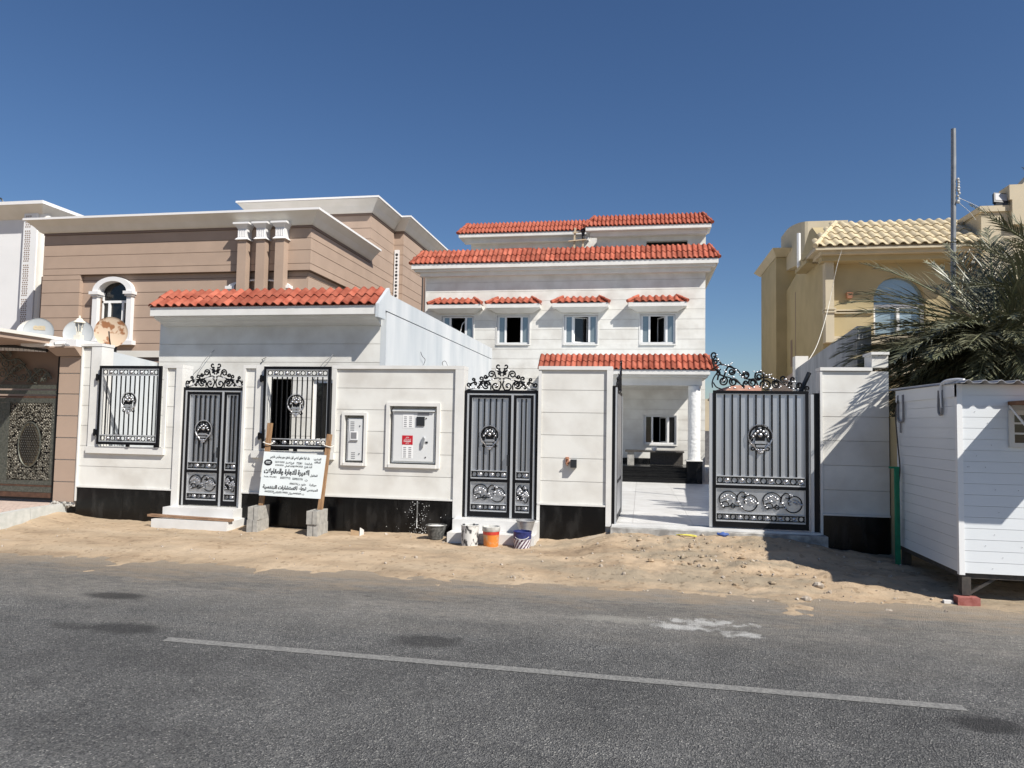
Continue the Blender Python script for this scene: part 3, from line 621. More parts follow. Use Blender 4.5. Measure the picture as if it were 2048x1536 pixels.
def emblem(root, cx, y, cz, s):
    """flower basket medallion, s = overall width"""
    b = MB(); g = MB(); k = s/2
    P = lambda u, v, dy=0: (cx+u*k, y-dy, cz+v*k)
    arc = [P(0.86*math.cos(t), 0.35+0.86*math.sin(t)) for t in [PI*(-0.12+1.24*i/18) for i in range(19)]]
    b.tube(arc, 0.075*k, 6)
    for i in range(30):
        t = PI*(-0.1+1.2*i/29); g.ball(P(1.0*math.cos(t), 0.35+1.0*math.sin(t), 0.01), 0.055*k, 5, 4)
    b.prism([(cx-0.36*k, cz-0.05*k), (cx+0.36*k, cz-0.05*k), (cx+0.44*k, cz+0.42*k), (cx-0.44*k, cz+0.42*k)], 'y', y-0.012, y+0.012)
    for u, v, r in ((0, 0.42, 0.19), (-0.45, 0.5, 0.13), (0.45, 0.5, 0.13), (-0.24, 0.72, 0.13), (0.24, 0.72, 0.13), (0, 0.84, 0.12), (-0.62, 0.28, 0.1), (0.62, 0.28, 0.1)):
        g.ball(P(u, v, 0.012), r*k, 8, 5, 1, 0.5, 1)
        b.ring(P(u, v, 0.0), r*k*1.15, 0.03*k, 10, 4)
    for a in (-0.5, -0.17, 0.17, 0.5): b.tube([P(a*1.0, 0.9), P(a*1.25, 1.16)], 0.05*k, 5)
    for sg in (-1, 1):
        b.tube(spline([P(sg*0.8, 0.05), P(sg*0.86, -0.05), P(sg*0.70, -0.1), P(sg*0.6, 0.1)], 4), 0.06*k, 5)
        g.tube(spline([P(sg*0.92, 0.02, 0.01), P(sg*0.78, -0.3, 0.01), P(sg*0.5, -0.55, 0.01), P(sg*0.35, -0.82, 0.01)], 4), 0.085*k, 5, 0.05*k)
        b.tube(spline([P(sg*0.4, -0.75)]+[P(sg*u, v) for u, v in curl(0.62, -0.72, 0.2, PI, 0.9, 1)], 3), 0.055*k, 5)
        for j in range(5): g.ball(P(sg*(0.5+0.1*j), -0.25+0.03*j*(j-3), 0.012), 0.07*k, 5, 4)
    g.box(cx-0.46*k, cx+0.46*k, y-0.026, y-0.004, cz-0.32*k, cz-0.08*k)
    g.box(cx-0.36*k, cx+0.36*k, y-0.02, y-0.004, cz-0.62*k, cz-0.42*k)
    b.box(cx-0.42*k, cx+0.42*k, y-0.016, y+0.008, cz-0.72*k, cz-0.64*k); b.box(cx-0.4*k, cx+0.4*k, y-0.014, y+0.006, cz-0.40*k, cz-0.34*k)
    for u, v, r in ((0, -0.88, 0.17), (-0.2, -0.86, 0.1), (0.2, -0.86, 0.1), (0, -1.08, 0.11), (-0.14, -1.04, 0.09), (0.14, -1.04, 0.09), (-0.34, -0.82, 0.08), (0.34, -0.82, 0.08)):
        g.ball(P(u, v, 0.012), r*k, 7, 4, 1, 0.6, 1)
    e = part(root, 'emblem', b, M['black_iron'], True); part(e, 'emblem_flowers', g, M['silver'], True)
def leafy(g, pts, y, r):  # silver acanthus leaf lobes along a path
    for i, (u, v) in enumerate(pts):
        g.ball((u, y-0.012, v), r*(0.7+0.5*((i*7) % 3)/2), 6, 4, 1.3, 0.5, 0.8)
def scroll_panel(root, x0, x1, y, z0, z1, n, backing):
    """panel of running acanthus scrolls; n = scroll units"""
    part(root, 'scroll_backing', MB().box(x0, x1, y+0.014, y+0.02, z0, z1), backing)
    b = MB(); g = MB(); u0 = (x1-x0)/n; h = z1-z0
    for i in range(n):
        ox = x0+i*u0; P = lambda u, v: (ox+u*u0, y, z0+v*h)
        big = [(0.25+(0.235-0.006*k)*math.cos(t), 0.52+(0.42-0.011*k)*math.sin(t)) for k, t in enumerate([PI*(0.10+1.75*k/16) for k in range(17)])]
        b.tube(spline([P(0.47, 0.42)]+[P(*q) for q in big], 2), 0.008, 5)
        b.tube(spline([P(0.52, 0.28)]+[P(0.18+q[0], 0.28+q[1]) for q in [(0.12*math.cos(t)*(1-k/14), 0.22*math.sin(t)*(1-k/14)) for k, t in enumerate([PI*(0+2*kk/12) for kk in range(12)])]], 2), 0.008, 5)
        b.tube(spline([P(0.46, 0.52), P(0.50, 0.78)]+[P(0.60+q[0], 0.74+q[1]) for q in [(0.09*math.cos(t)*(1-k/13), 0.17*math.sin(t)*(1-k/13)) for k, t in enumerate([PI*(0.9-1.9*kk/10) for kk in range(10)])]], 2), 0.008, 5)
        big2 = [(0.76+(0.225-0.007*k)*math.cos(t), 0.48+(0.43-0.013*k)*math.sin(t)) for k, t in enumerate([PI*(-0.8+1.95*k/16) for k in range(17)])]
        b.tube(spline([P(0.47, 0.5)]+[P(*q) for q in big2], 2), 0.008, 5)
        b.ring(P(0.38, 0.28), 0.03, 0.007, 10, 4)
        leafy(g, [(ox+u0*a, z0+h*c) for a, c in ((0.12, 0.6), (0.17, 0.66), (0.22, 0.72), (0.27, 0.76), (0.33, 0.7), (0.38, 0.62), (0.1, 0.35), (0.14, 0.26), (0.49, 0.46), (0.53, 0.36), (0.57, 0.26), (0.24, 0.52))], y, 0.017)
        leafy(g, [(ox+u0*a, z0+h*c) for a, c in ((0.66, 0.84), (0.71, 0.78), (0.66, 0.55), (0.67, 0.42), (0.77, 0.62), (0.79, 0.5), (0.84, 0.58), (0.88, 0.5), (0.93, 0.42), (0.83, 0.44))], y, 0.017)
    p = part(root, 'scrollwork', b, M['black_iron'], True); part(p, 'scroll_leaves', g, M['silver'], True)
def tube2(b, q, y, r, n=5, k=4): b.tube([(p[0], y, p[1]) for p in [(v.x, v.y) for v in spline([Vector((u, w, 0)) for u, w in q], k)]], r, n)
def gate_crest(root, cx, y, z0, half, hgt):
    """symmetric wrought iron crest over a small gate"""
    b = MB(); g = MB(); sx = half/860.0; sz = hgt/620.0
    S = [([(5, 400), (60, 470)], (90, 560, 62, -2.2, 0.85, 1)), ([(20, 330), (110, 470)], (75, 395, 48, 1.0, 0.9, 1)),
         ([(150, 300), (175, 380)], (255, 370, 85, 2.6, 1.35, -1)), ([(330, 330), (360, 290)], (400, 315, 44, -2.3, 1.2, 1)),
         ([(560, 190), (480, 210)], (510, 270, 48, 3.4, 0.95, -1)), ([(620, 170), (665, 200)], (700, 245, 38, 3.6, 1.1, -1)),
         ([(690, 180), (760, 150)], (815, 130, 58, 2.6, 1.2, 1)), ([(700, 190), (670, 170)], (650, 145, 34, 1.2, 1.0, 1)),
         ([(540, 150), (450, 210)], (370, 140, 78, 0.9, 1.3, 1)), ([(60, 250), (20, 130), (70, 10)], (150, 95, 95, -1.9, 1.1, 1)),
         ([(270, 10), (270, 130), (330, 200)], (375, 130, 62, 1.3, 1.1, -1)), ([(330, 60), (420, 40), (520, 130)], (560, 60, 30, 1.0, 0.8, -1))]
    for sg in (1, -1):
        f = lambda q: (cx+sg*q[0]*sx, z0+q[1]*sz)
        for stem, c in S:
            tube2(b, [f(q) for q in stem+curl(*c)], y, 0.0125)
        tube2(b, [f(q) for q in ((20, 260), (90, 290), (180, 270), (330, 225), (470, 160), (560, 140))], y, 0.010)
        tube2(b, [f(q) for q in ((480, 150), (620, 60), (760, 20), (850, 15))], y, 0.009)
        leafy(g, [f(q) for q in ((150, 95), (165, 120), (130, 110), (480, 60), (520, 80), (650, 50), (690, 35), (610, 110), (230, 250), (280, 240), (60, 220), (140, 470), (560, 160), (330, 90), (790, 60))], y, 0.013)
    p = part(root, 'crest', b, M['black_iron'], True); part(p, 'crest_leaves', g, M['silver'], True)
    return p
def gate_leaf(root, x0, x1, y, z0, z1, nb, units, emb, handle=None, mid=(0.345, 0.285)):
    """black framed leaf with silver sheet, bars, ring bands and scroll panel"""
    H = z1-z0; fw = 0.045; zt = z1-0.05; z_b = z0+H*mid[0]; z_r = z0+H*mid[1]; z_s0 = z0+H*0.115; zb0 = z0+H*0.045
    m = MB(); m.box(x0, x0+fw, y-0.02, y+0.03, z0, z1); m.box(x1-fw, x1, y-0.02, y+0.03, z0, z1)
    xa, xb = x0+fw, x1-fw
    m.box(xa, xb, y-0.019, y+0.03, z1-0.045, z1); m.box(xa, xb, y-0.019, y+0.03, z0, zb0-0.006); m.box(xa, xb, y-0.019, y+0.03, z_r, z_r+0.045)
    part(root, 'leaf_frame', m, M['black_iron'])
    part(root, 'sheet_panel', MB().box(xa, xb, y+0.016, y+0.024, zb0-0.005, z1-0.046), M['sheet'])
    tr = MB(); t = 0.009
    for a, c in ((z_r+0.046, z1-0.046), (zb0-0.004, z_r-0.001)):
        tr.box(xa, xa+t, y-0.014, y+0.012, a, c); tr.box(xb-t, xb, y-0.014, y+0.012, a, c); tr.box(xa+t, xb-t, y-0.014, y+0.012, c-t, c); tr.box(xa+t, xb-t, y-0.014, y+0.012, a, a+t)
    part(root, 'silver_edging', tr, M['silver_trim'])
    xa += t; xb -= t
    bandh = 0.105*H/2.0+0.02
    b0 = z_r+0.055
    ring_band(root, xa, xb, y, b0, b0+bandh)
    ring_band(root, xa, xb, y, zb0+0.006, zb0+0.006+bandh*0.92)
    scroll_panel(root, xa, xb, y, zb0+0.012+bandh*0.92, z_r-0.012, units, M['sheet'])
    st = (xb-xa)/(nb+1)
    for i in range(nb): part(root, 'bar', MB().box(xa+st*(i+1)-0.0095, xa+st*(i+1)+0.0095, y-0.008, y+0.008, b0+bandh+0.004, z1-0.056), M['black_iron'])
    if emb: emblem(root, (xa+xb)/2, y-0.016, z0+H*0.64, emb)
    if handle is not None: part(root, 'handle', MB().box(handle-0.012, handle+0.012, y-0.05, y-0.02, z0+H*0.42, z0+H*0.51), M['dark_plastic'])
def small_gate(label, x0, x1):
    r = thing('pedestrian_gate', label, 'gate', ((x0+x1)/2, 11.05, 0.3), 'small two-leaf wrought iron gates')
    y = 11.05; z0, z1 = 0.30, 2.28; W = x1-x0
    m = MB(); m.box(x0, x0+0.036, y-0.03, y+0.05, z0, z1); m.box(x1-0.036, x1, y-0.03, y+0.05, z0, z1); m.box(x0+0.036, x1-0.036, y-0.03, y+0.05, z1-0.05, z1)
    part(r, 'gate_frame', m, M['black_iron'])
    t = MB(); t.box(x0+0.037, x0+0.066, y-0.026, y+0.02, z0, z1-0.051); t.box(x1-0.066, x1-0.037, y-0.026, y+0.02, z0, z1-0.051); t.box(x0+0.066, x1-0.066, y-0.026, y+0.02, z1-0.071, z1-0.051)
    xm = x0+W*0.655
    t.box(xm-0.018, xm+0.018, y-0.026, y+0.02, z0, z1-0.072)
    part(r, 'silver_frame', t, M['silver_trim'])
    gate_leaf(r, x0+0.068, xm-0.020, y, z0+0.01, z1-0.075, 5, 1, 0.30, xm-0.06)
    gate_leaf(r, xm+0.020, x1-0.068, y, z0+0.01, z1-0.075, 2, 1, 0)
    gate_crest(r, (x0+x1)/2, y, z1, W/2-0.02, 0.415)
    return r
small_gate('black and silver small gate above the white steps with a plank across them', -7.62, -6.50)
small_gate('black and silver small gate behind the row of paint buckets', -2.72, -1.56)
def grille(label, x0, x1, z0, z1):
    y = 10.93; r = thing('window_grille', label, 'grille', ((x0+x1)/2, y, z0), 'hinged iron grilles over the wall openings')
    fw = 0.045; m = MB(); m.box(x0, x0+fw, y-0.02, y+0.02, z0, z1); m.box(x1-fw, x1, y-0.02, y+0.02, z0, z1); m.box(x0+fw, x1-fw, y-0.02, y+0.02, z1-fw, z1); m.box(x0+fw, x1-fw, y-0.02, y+0.02, z0, z0+fw)
    part(r, 'grille_frame', m, M['black_iron'])
    t = MB(); a, b = x0+fw, x1-fw
    part(r, 'silver_edging', MB().box(a, a+0.01, y-0.016, y+0.01, z0+fw, z1-fw), M['silver_trim']); part(r, 'silver_edging', MB().box(b-0.01, b, y-0.016, y+0.01, z0+fw, z1-fw), M['silver_trim'])
    a += 0.01; b -= 0.01
    ring_band(r, a, b, y, z1-fw-0.12, z1-fw-0.004); ring_band(r, a, b, y, z0+fw+0.004, z0+fw+0.12)
    n = 11; st = (b-a)/(n+1)
    for i in range(n): part(r, 'bar', MB().box(a+st*(i+1)-0.0085, a+st*(i+1)+0.0085, y-0.007, y+0.007, z0+fw+0.122, z1-fw-0.122), M['black_iron'])
    emblem(r, (x0+x1)/2, y-0.012, z0+(z1-z0)*0.515, 0.30)
    for zz in (z0+0.2, z1-0.2):
        part(r, 'hinge', MB().box(x0-0.075, x0-0.001, y-0.012, y+0.03, zz-0.045, zz+0.045).tube([(x0-0.05, y-0.012, zz-0.06), (x0-0.05, y-0.012, zz+0.06)], 0.018, 6), M['black_iron'])
    f = MB(); f.box((x0+x1)/2-0.03, (x0+x1)/2+0.03, y-0.01, y+0.02, z0-0.035, z0-0.001); f.box(x1-0.09, x1-0.001, y-0.01, y+0.02, z0-0.035, z0-0.001); part(r, 'lock_plate', f, M['black_iron'])
grille('black iron grille over the opening left of the stepped gate', -9.16, -7.98, 1.285, 2.63)
grille('black iron grille behind the leaning contractor sign', -6.10, -4.93, 1.285, 2.63)
# wide gate: right leaf shut, left leaf swung inwards
gw = thing('driveway_gate', 'closed leaf of the wide black and silver driveway gate, with a sloping crest', 'gate', (2.42, 11.06, 0.29), 'leaves of the wide driveway gate')
gate_leaf(gw, 1.06, 2.40, 11.06, 0.30, 2.31, 10, 2, 0.34)
part(gw, 'meeting_stile', MB().box(1.01, 1.058, 11.05, 11.10, 0.30, 2.27), M['silver_trim'])
def wide_crest(root, y):
    b = MB(); g = MB(); s = 1.36/1700.0; sz = 0.56/640.0
    f = lambda q: (1.05+(q[0]-145)*s, 2.315+(690-q[1])*sz)
    S = [([(190, 330), (150, 200)], (178, 95, 55, -2.3, 1.0, -1)), ([(320, 260), (210, 130), (150, 190)], (200, 205, 44, 2.5, 1.3, 1)),
         ([(320, 560), (430, 290), (540, 330)], (495, 375, 62, 0.6, 1.5, -1)), ([(180, 330), (250, 360)], (250, 405, 34, 0.8, 1.2, -1)),
         ([(240, 520), (270, 430), (380, 470)], (340, 535, 80, 1.0, 1.4, -1)), ([(640, 570), (560, 500), (480, 510)], (520, 550, 70, 2.2, 1.4, 1)),
         ([(740, 500), (690, 440)], (750, 435, 62, 3.0, 1.5, -1)), ([(960, 600), (900, 500), (820, 510)], (862, 560, 70, 2.4, 1.4, 1)),
         ([(1060, 560), (1060, 430), (1000, 380), (920, 400)], (970, 460, 68, 2.6, 1.4, 1)), ([(1000, 640), (1010, 560), (1080, 520)], (1100, 610, 90, 1.6, 1.2, -1)),
         ([(1400, 580), (1300, 510), (1220, 540)], (1275, 580, 66, 2.6, 1.4, 1)), ([(1480, 540), (1380, 540)], (1405, 490, 50, 3.9, 1.0, -1)),
         ([(1620, 540), (1530, 520)], (1570, 495, 32, 3.6, 1.0, -1)), ([(1660, 660), (1640, 590)], (1690, 600, 46, 3.1, 1.2, -1)),
         ([(1850, 720), (1790, 690)], (1820, 650, 38, -2.4, 1.2, -1)), ([(720, 640), (700, 590)], (745, 565, 34, 2.8, 1.1, -1)), ([(1560, 620), (1500, 590)], (1530, 570, 34, -2.6, 1.1, -1))]
    for stem, c in S:
        q = stem+[(u, 690-(690-w_)) for u, w_ in curl(c[0], c[1], c[2], -c[3], c[4], -c[5])]
        tube2(b, [f(p) for p in q], y, 0.0135)
    tube2(b, [f(q) for q in ((190, 330), (310, 440), (460, 480), (640, 580), (720, 660))], y, 0.010)
    tube2(b, [f(q) for q in ((170, 330), (300, 250), (470, 300), (600, 350), (690, 460), (780, 500), (960, 495), (1070, 460))], y, 0.011)
    tube2(b, [f(q) for q in ((1070, 470), (1180, 470), (1330, 540), (1440, 590), (1560, 650), (1700, 640))], y, 0.011)
    tube2(b, [f(q) for q in ((150, 650), (145, 560), (190, 450), (300, 330))], y, 0.010)
    tube2(b, [f(q) for q in ((160, 560), (220, 640), (330, 680))], y, 0.010)
    leafy(g, [f(q) for q in ((330, 270), (370, 260), (420, 270), (470, 250), (490, 230), (560, 350), (600, 390), (640, 430), (680, 470), (330, 540), (350, 520), (380, 380), (350, 350), (250, 330), (700, 380), (880, 370), (940, 380), (1000, 360), (1060, 400), (1100, 430), (1150, 430), (1190, 420), (1160, 470), (1220, 490), (1260, 500), (1080, 600), (1110, 620), (1090, 570), (1050, 640), (1170, 660), (1330, 640), (1350, 620), (1440, 500), (1500, 530), (1560, 540), (1600, 540), (1450, 600), (1500, 640), (1570, 660), (1650, 660), (450, 650), (540, 650), (680, 650), (800, 660), (880, 640), (980, 630), (220, 90), (240, 170), (270, 200), (430, 430), (520, 470))], y, 0.014)
    p = part(root, 'crest', b, M['black_iron'], True); part(p, 'crest_leaves', g, M['silver'], True)
wide_crest(gw, 11.07)
gl = copy_tree(gw); gl.rotation_euler = (0, 0, math.radians(-91.5)); gl.location = (-0.375, 11.12, 0.29)
tag(gl, 'driveway gate leaf swung open inwards and seen edge-on beside the narrow wall section')
gp = thing('gate_post', 'slim silver and black steel post at the right end of the driveway gate', 'post', (2.47, 11.08, 0.25), 'steel posts of the driveway gate')
part(gp, 'post_face', MB().box(2.425, 2.468, 11.02, 11.10, 0.25, 2.26), M['silver_trim']); part(gp, 'post_body', MB().box(2.47, 2.54, 11.02, 11.12, 0.22, 2.28), M['black_iron'])
gp2 = thing('gate_post', 'slim silver and black steel post at the left end of the driveway gate', 'post', (-0.39, 11.08, 0.25), 'steel posts of the driveway gate')
part(gp2, 'post_face', MB().box(-0.372, -0.345, 11.0, 11.06, 0.25, 2.34), M['silver_trim']); part(gp2, 'post_body', MB().box(-0.418, -0.374, 11.0, 11.1, 0.22, 2.36), M['black_iron'])
single('pipe_offcut', MB().tube([(2.34, 11.3, 2.30), (2.47, 11.3, 2.60)], 0.032, 8), M['dark_plastic'], 'black pipe sticking up behind the right end of the gate crest', 'pipe', (2.34, 11.3, 2.3))
sil = MB(); sil.box(-0.42, 2.60, 10.80, 11.30, 0.02, 0.255)
single('gate_sill', sil, M['sill_cement'], 'rough cement sill under the wide driveway gate', 'sill', (1, 11, 0.1))
single('gate_track', MB().box(-0.41, 2.54, 10.93, 11.14, 0.257, 0.285), M['marble'], 'pale stone threshold strip under the driveway gate', 'threshold', (1, 11, 0.26))

# ------------------------------------------------------------------ steps
def steps(label, x0, x1, xl0, xl1):
    r = thing('stone_steps', label, 'steps', ((x0+x1)/2, 10.8, 0), 'white stone steps below the small gates')
    part(r, 'upper_step', MB().box(x0, x1, 10.72, 11.30, 0.14, 0.295), M['marble'])
    part(r, 'lower_step', MB().box(xl0, xl1, 10.42, 11.0, -0.15, 0.138), M['marble'])
steps('two white stone steps with a plank lying across the lower one', -7.70, -6.44, -7.68, -6.36)
steps('two white stone steps partly hidden by the paint buckets', -2.80, -1.50, -2.80, -1.50)
pk = MB(); pk.bar((-7.82, 10.56, 0.18), (-6.32, 10.50, 0.16), 0.10, 0.035); single('plank', pk, M['wood_h'], 'old rough plank laid across the lower white step', 'plank', (-7.1, 10.5, 0.16))

# ------------------------------------------------------------------ meter cabinets
def slots(x0, x1, z1, n, st, y, bw):
    m = MB()
    for i in range(n): m.box(x0, x1, y-0.002, y, z1-i*st-bw, z1-i*st)
    return m
mt_ = thing('meter_cabinet', 'narrow white meter cabinet with a small square window', 'meter cabinet', (-4.53, 11.1, 1.1), 'meter cabinets set in the stone wall')
part(mt_, 'cabinet_body', MB().box(-4.66, -4.40, 11.075, 11.158, 1.12, 1.80), M['meter_white'])
part(mt_, 'door', MB().box(-4.63, -4.39, 11.055, 11.073, 1.13, 1.79), M['meter_white'])
part(mt_, 'vent_slots', slots(-4.60, -4.535, 1.75, 6, 0.028, 11.054, 0.011), M['grey_plastic'])
part(mt_, 'vent_slots', slots(-4.575, -4.51, 1.255, 4, 0.03, 11.054, 0.011), M['grey_plastic'])
wf = MB(); wf.box(-4.60, -4.475, 11.046, 11.053, 1.455, 1.595); mwin = part(mt_, 'meter_window', wf, M['upvc'])
part(mwin, 'window_glass', MB().box(-4.585, -4.49, 11.043, 11.045, 1.475, 1.575), M['grey_plastic'])
part(mt_, 'window_ledge', MB().box(-4.605, -4.47, 11.035, 11.053, 1.437, 1.452), M['grey_plastic'])
part(mt_, 'lock', MB().lathe([(0.010, 0), (0.010, 0.008)], (-4.44, 11.054, 1.68), 8, 'y').lathe([(0.010, 0), (0.010, 0.008)], (-4.44, 11.054, 1.235), 8, 'y'), M['dark_plastic'])
mb_ = thing('meter_cabinet', 'wide white electricity cabinet with a red warning label', 'meter cabinet', (-3.55, 11.1, 1.1), 'meter cabinets set in the stone wall')
part(mb_, 'cabinet_body', MB().box(-3.905, -3.19, 11.06, 11.158, 1.11, 1.96), M['meter_white'])
part(mb_, 'door', MB().box(-3.87, -3.215, 11.03, 11.058, 1.14, 1.915), M['meter_white'])
part(mb_, 'drip_edge', MB().box(-3.89, -3.20, 10.998, 11.058, 1.925, 1.945), M['meter_white'])
yy = 11.03
part(mb_, 'vent_slots', slots(-3.70, -3.655, 1.845, 6, 0.030, yy-0.004, 0.010).add(*[slots(-3.615, -3.57, 1.845, 6, 0.030, yy-0.004, 0.010).v, slots(0, 1, 0, 6, 1, 0, .1).f]), M['grey_plastic'])
part(mb_, 'vent_plate', MB().box(-3.725, -3.545, yy-0.003, yy-0.0005, 1.665, 1.875), M['upvc'])
part(mb_, 'vent_slots', slots(-3.70, -3.655, 1.36, 6, 0.030, yy-0.004, 0.010).add(*[slots(-3.615, -3.57, 1.36, 6, 0.030, yy-0.004, 0.010).v, slots(0, 1, 0, 6, 1, 0, .1).f]), M['grey_plastic'])
part(mb_, 'vent_plate', MB().box(-3.725, -3.545, yy-0.003, yy-0.0005, 1.18, 1.39), M['upvc'])
dp = part(mb_, 'display_window', MB().box(-3.49, -3.36, yy-0.018, yy-0.001, 1.70, 1.845), M['dark_plastic'])
part(mb_, 'name_plate', MB().box(-3.48, -3.29, yy-0.004, yy-0.001, 1.865, 1.905), M['grey_plastic'])
rl = part(mb_, 'warning_label', MB().box(-3.725, -3.55, yy-0.004, yy-0.001, 1.40, 1.545), M['red'])
hd = MB(); hd.prism([(-3.405, 1.36), (-3.375, 1.36), (-3.345, 1.50), (-3.375, 1.53), (-3.405, 1.46)], 'y', yy-0.03, yy-0.001); part(mb_, 'handle', hd, M['silver'])
part(mb_, 'lock', MB().lathe([(0.011, 0), (0.011, 0.008)], (-3.335, yy-0.001, 1.82), 8, 'y').lathe([(0.011, 0), (0.011, 0.008)], (-3.335, yy-0.001, 1.205), 8, 'y').box(-3.34, -3.30, yy-0.012, yy-0.001, 1.43, 1.455), M['dark_plastic'])
def flat_text(root, name, lines, mt, to_world):
    m = MB()
    for body, size, u, v, al, bold, *wd in lines:
        vs, fs = text_mesh(body, size, bold, al)
        if wd:
            k = wd[0]/(max(p[0] for p in vs)-min(p[0] for p in vs)); c0 = (max(p[0] for p in vs)+min(p[0] for p in vs))/2; vs = [((x-c0)*k, y, z) for x, y, z in vs]
        m.add([to_world(u+x, v+y) for x, y, _ in vs], fs)
    return part(root, name, m, mt)
flat_text(rl, 'label_text', [(arabic('خطر'), 0.032, 0, 0.045, 'CENTER', 0.0006), (arabic('الضغط العالي'), 0.022, 0, 0.012, 'CENTER', 0.0003), ('DANGER', 0.030, 0, -0.02, 'CENTER', 0.0008), ('415 V', 0.022, 0, -0.05, 'CENTER', 0.0004)], M['white_ink'], lambda u, v: (-3.6375+u, yy-0.0055, 1.4725+v))

mt_.location.y -= 0.06; mb_.location.y -= 0.035

# ------------------------------------------------------------------ contractor's sign
sg = thing('contractor_sign', 'white contractor notice board in Arabic tied to two leaning timber posts', 'sign', (-5.4, 10.6, 0))
BL, BR, TL, TR = Vector((-5.935, 10.60, 0.56)), Vector((-4.89, 10.585, 0.54)), Vector((-5.95, 10.74, 1.245)), Vector((-4.88, 10.725, 1.21))
nrm = (BR-BL).cross(TL-BL).normalized()   # faces the street
if nrm.y > 0: nrm = -nrm
bd = MB(); bk_ = -nrm*0.012
bd.hexa([BL+bk_, BR+bk_, BR, BL, TL+bk_, TR+bk_, TR, TL])
board = part(sg, 'board', bd, M['sign_white'])
ex = (BR-BL); ez = (TL-BL)
def on_board(u, v):  # metres from the board's lower left corner
    return tuple(BL+ex*(u/ex.length)+ez*(v/ez.length)+nrm*0.0025)
A = arabic; Wb = ex.length; Hb = ez.length
LN = [(A('بناء فيلا طابق ارضي اول ملحق سور وحارس خارجي'), 0.052, 0.46, 0.622, 'CENTER', 0.0016, 0.68), (A('المشروع'), 0.042, 0.93, 0.615, 'CENTER', 0.001), (A('المالك'), 0.042, 0.94, 0.565, 'CENTER', 0.001),
      (A('رقم الرخصة'), 0.04, 0.79, 0.535, 'CENTER', 0.001, 0.13), ('72281', 0.042, 0.635, 0.535, 'CENTER', 0.0008), (A('تاريخ الاصدار'), 0.04, 0.47, 0.535, 'CENTER', 0.001, 0.15), ('26/01/2025', 0.036, 0.295, 0.54, 'CENTER', 0.0006),
      (A('البناء بتاريخ'), 0.04, 0.79, 0.485, 'CENTER', 0.001, 0.13), ('2/04/2025', 0.036, 0.625, 0.485, 'CENTER', 0.0006), (A('وانتهاء المباني'), 0.04, 0.47, 0.485, 'CENTER', 0.001, 0.16), ('2/04/2026', 0.036, 0.295, 0.49, 'CENTER', 0.0006),
      (A('الاميرة للتجارة والمقاولات'), 0.105, 0.43, 0.388, 'CENTER', 0.0055, 0.78), (A('المقاول'), 0.042, 0.90, 0.352, 'CENTER', 0.001),
      ('55577712', 0.044, 0.42, 0.292, 'CENTER', 0.0012), ('55952176', 0.044, 0.63, 0.285, 'CENTER', 0.0012), (A('ت'), 0.05, 0.78, 0.275, 'CENTER', 0.001), ('P.o.Bo. 701(1381)', 0.030, 0.16, 0.298, 'CENTER', 0.0008),
      (A('ميزانية'), 0.045, 0.90, 0.205, 'CENTER', 0.001), (A('عقود'), 0.045, 0.74, 0.205, 'CENTER', 0.001), (A('ت'), 0.045, 0.66, 0.205, 'CENTER', 0.001), ('666610', 0.045, 0.57, 0.21, 'CENTER', 0.0008),
      (A('شعاع للاستشارات الهندسية'), 0.075, 0.43, 0.138, 'CENTER', 0.004, 0.76), (A('المهندس'), 0.05, 0.90, 0.125, 'CENTER', 0.0014),
      (A('ت'), 0.04, 0.75, 0.055, 'CENTER', 0.001), ('4440604', 0.04, 0.65, 0.058, 'CENTER', 0.0008), (A('جوال'), 0.04, 0.54, 0.056, 'CENTER', 0.001), ('55199001', 0.04, 0.42, 0.062, 'CENTER', 0.0008), (A('فاكس'), 0.04, 0.29, 0.06, 'CENTER', 0.001), ('44425529', 0.04, 0.17, 0.066, 'CENTER', 0.0008)]
flat_text(board, 'lettering', LN, M['ink'], on_board)
lg = MB(); el = [(0.095+0.072*math.cos(2*PI*i/24), 0.525+0.05*math.sin(2*PI*i/24)) for i in range(24)]
lg.add([on_board(*q) for q in el], [tuple(range(24))])
logo = part(board, 'logo', lg, M['ink'])
wl = MB()
for a, b_ in ((0.545, 0.535), (0.522, 0.512)):
    wl.add([tuple(Vector(on_board(u, v))+nrm*0.002) for u, v in ((0.055, b_), (0.135, b_), (0.135, a), (0.055, a))], [(0, 1, 2, 3)])
part(board, 'logo_bands', wl, M['sign_white'])
pl = MB().bar((-5.945, 10.66, 0.10), (-5.925, 10.86, 1.70), 0.075, 0.045, (0, 1, 0)); part(sg, 'post', pl, M['wood'])
pr = MB().bar((-4.93, 10.62, 0.10), (-4.865, 10.80, 1.54), 0.075, 0.045, (0, 1, 0)); part(sg, 'post', pr, M['wood'])
for c in ((-5.93, 10.80, 1.38), (-4.875, 10.775, 1.36)):
    part(sg, 'rope_tie', MB().tube(spline([(c[0]-0.06, c[1]-0.03, c[2]+0.01), (c[0], c[1]-0.035, c[2]-0.01), (c[0]+0.06, c[1]-0.02, c[2]-0.02), (c[0]+0.05, c[1]+0.08, c[2]), (c[0]-0.05, c[1]+0.08, c[2]+0.01), (c[0]-0.06, c[1]-0.03, c[2]+0.01)], 4), 0.008, 5), M['cable_white'])
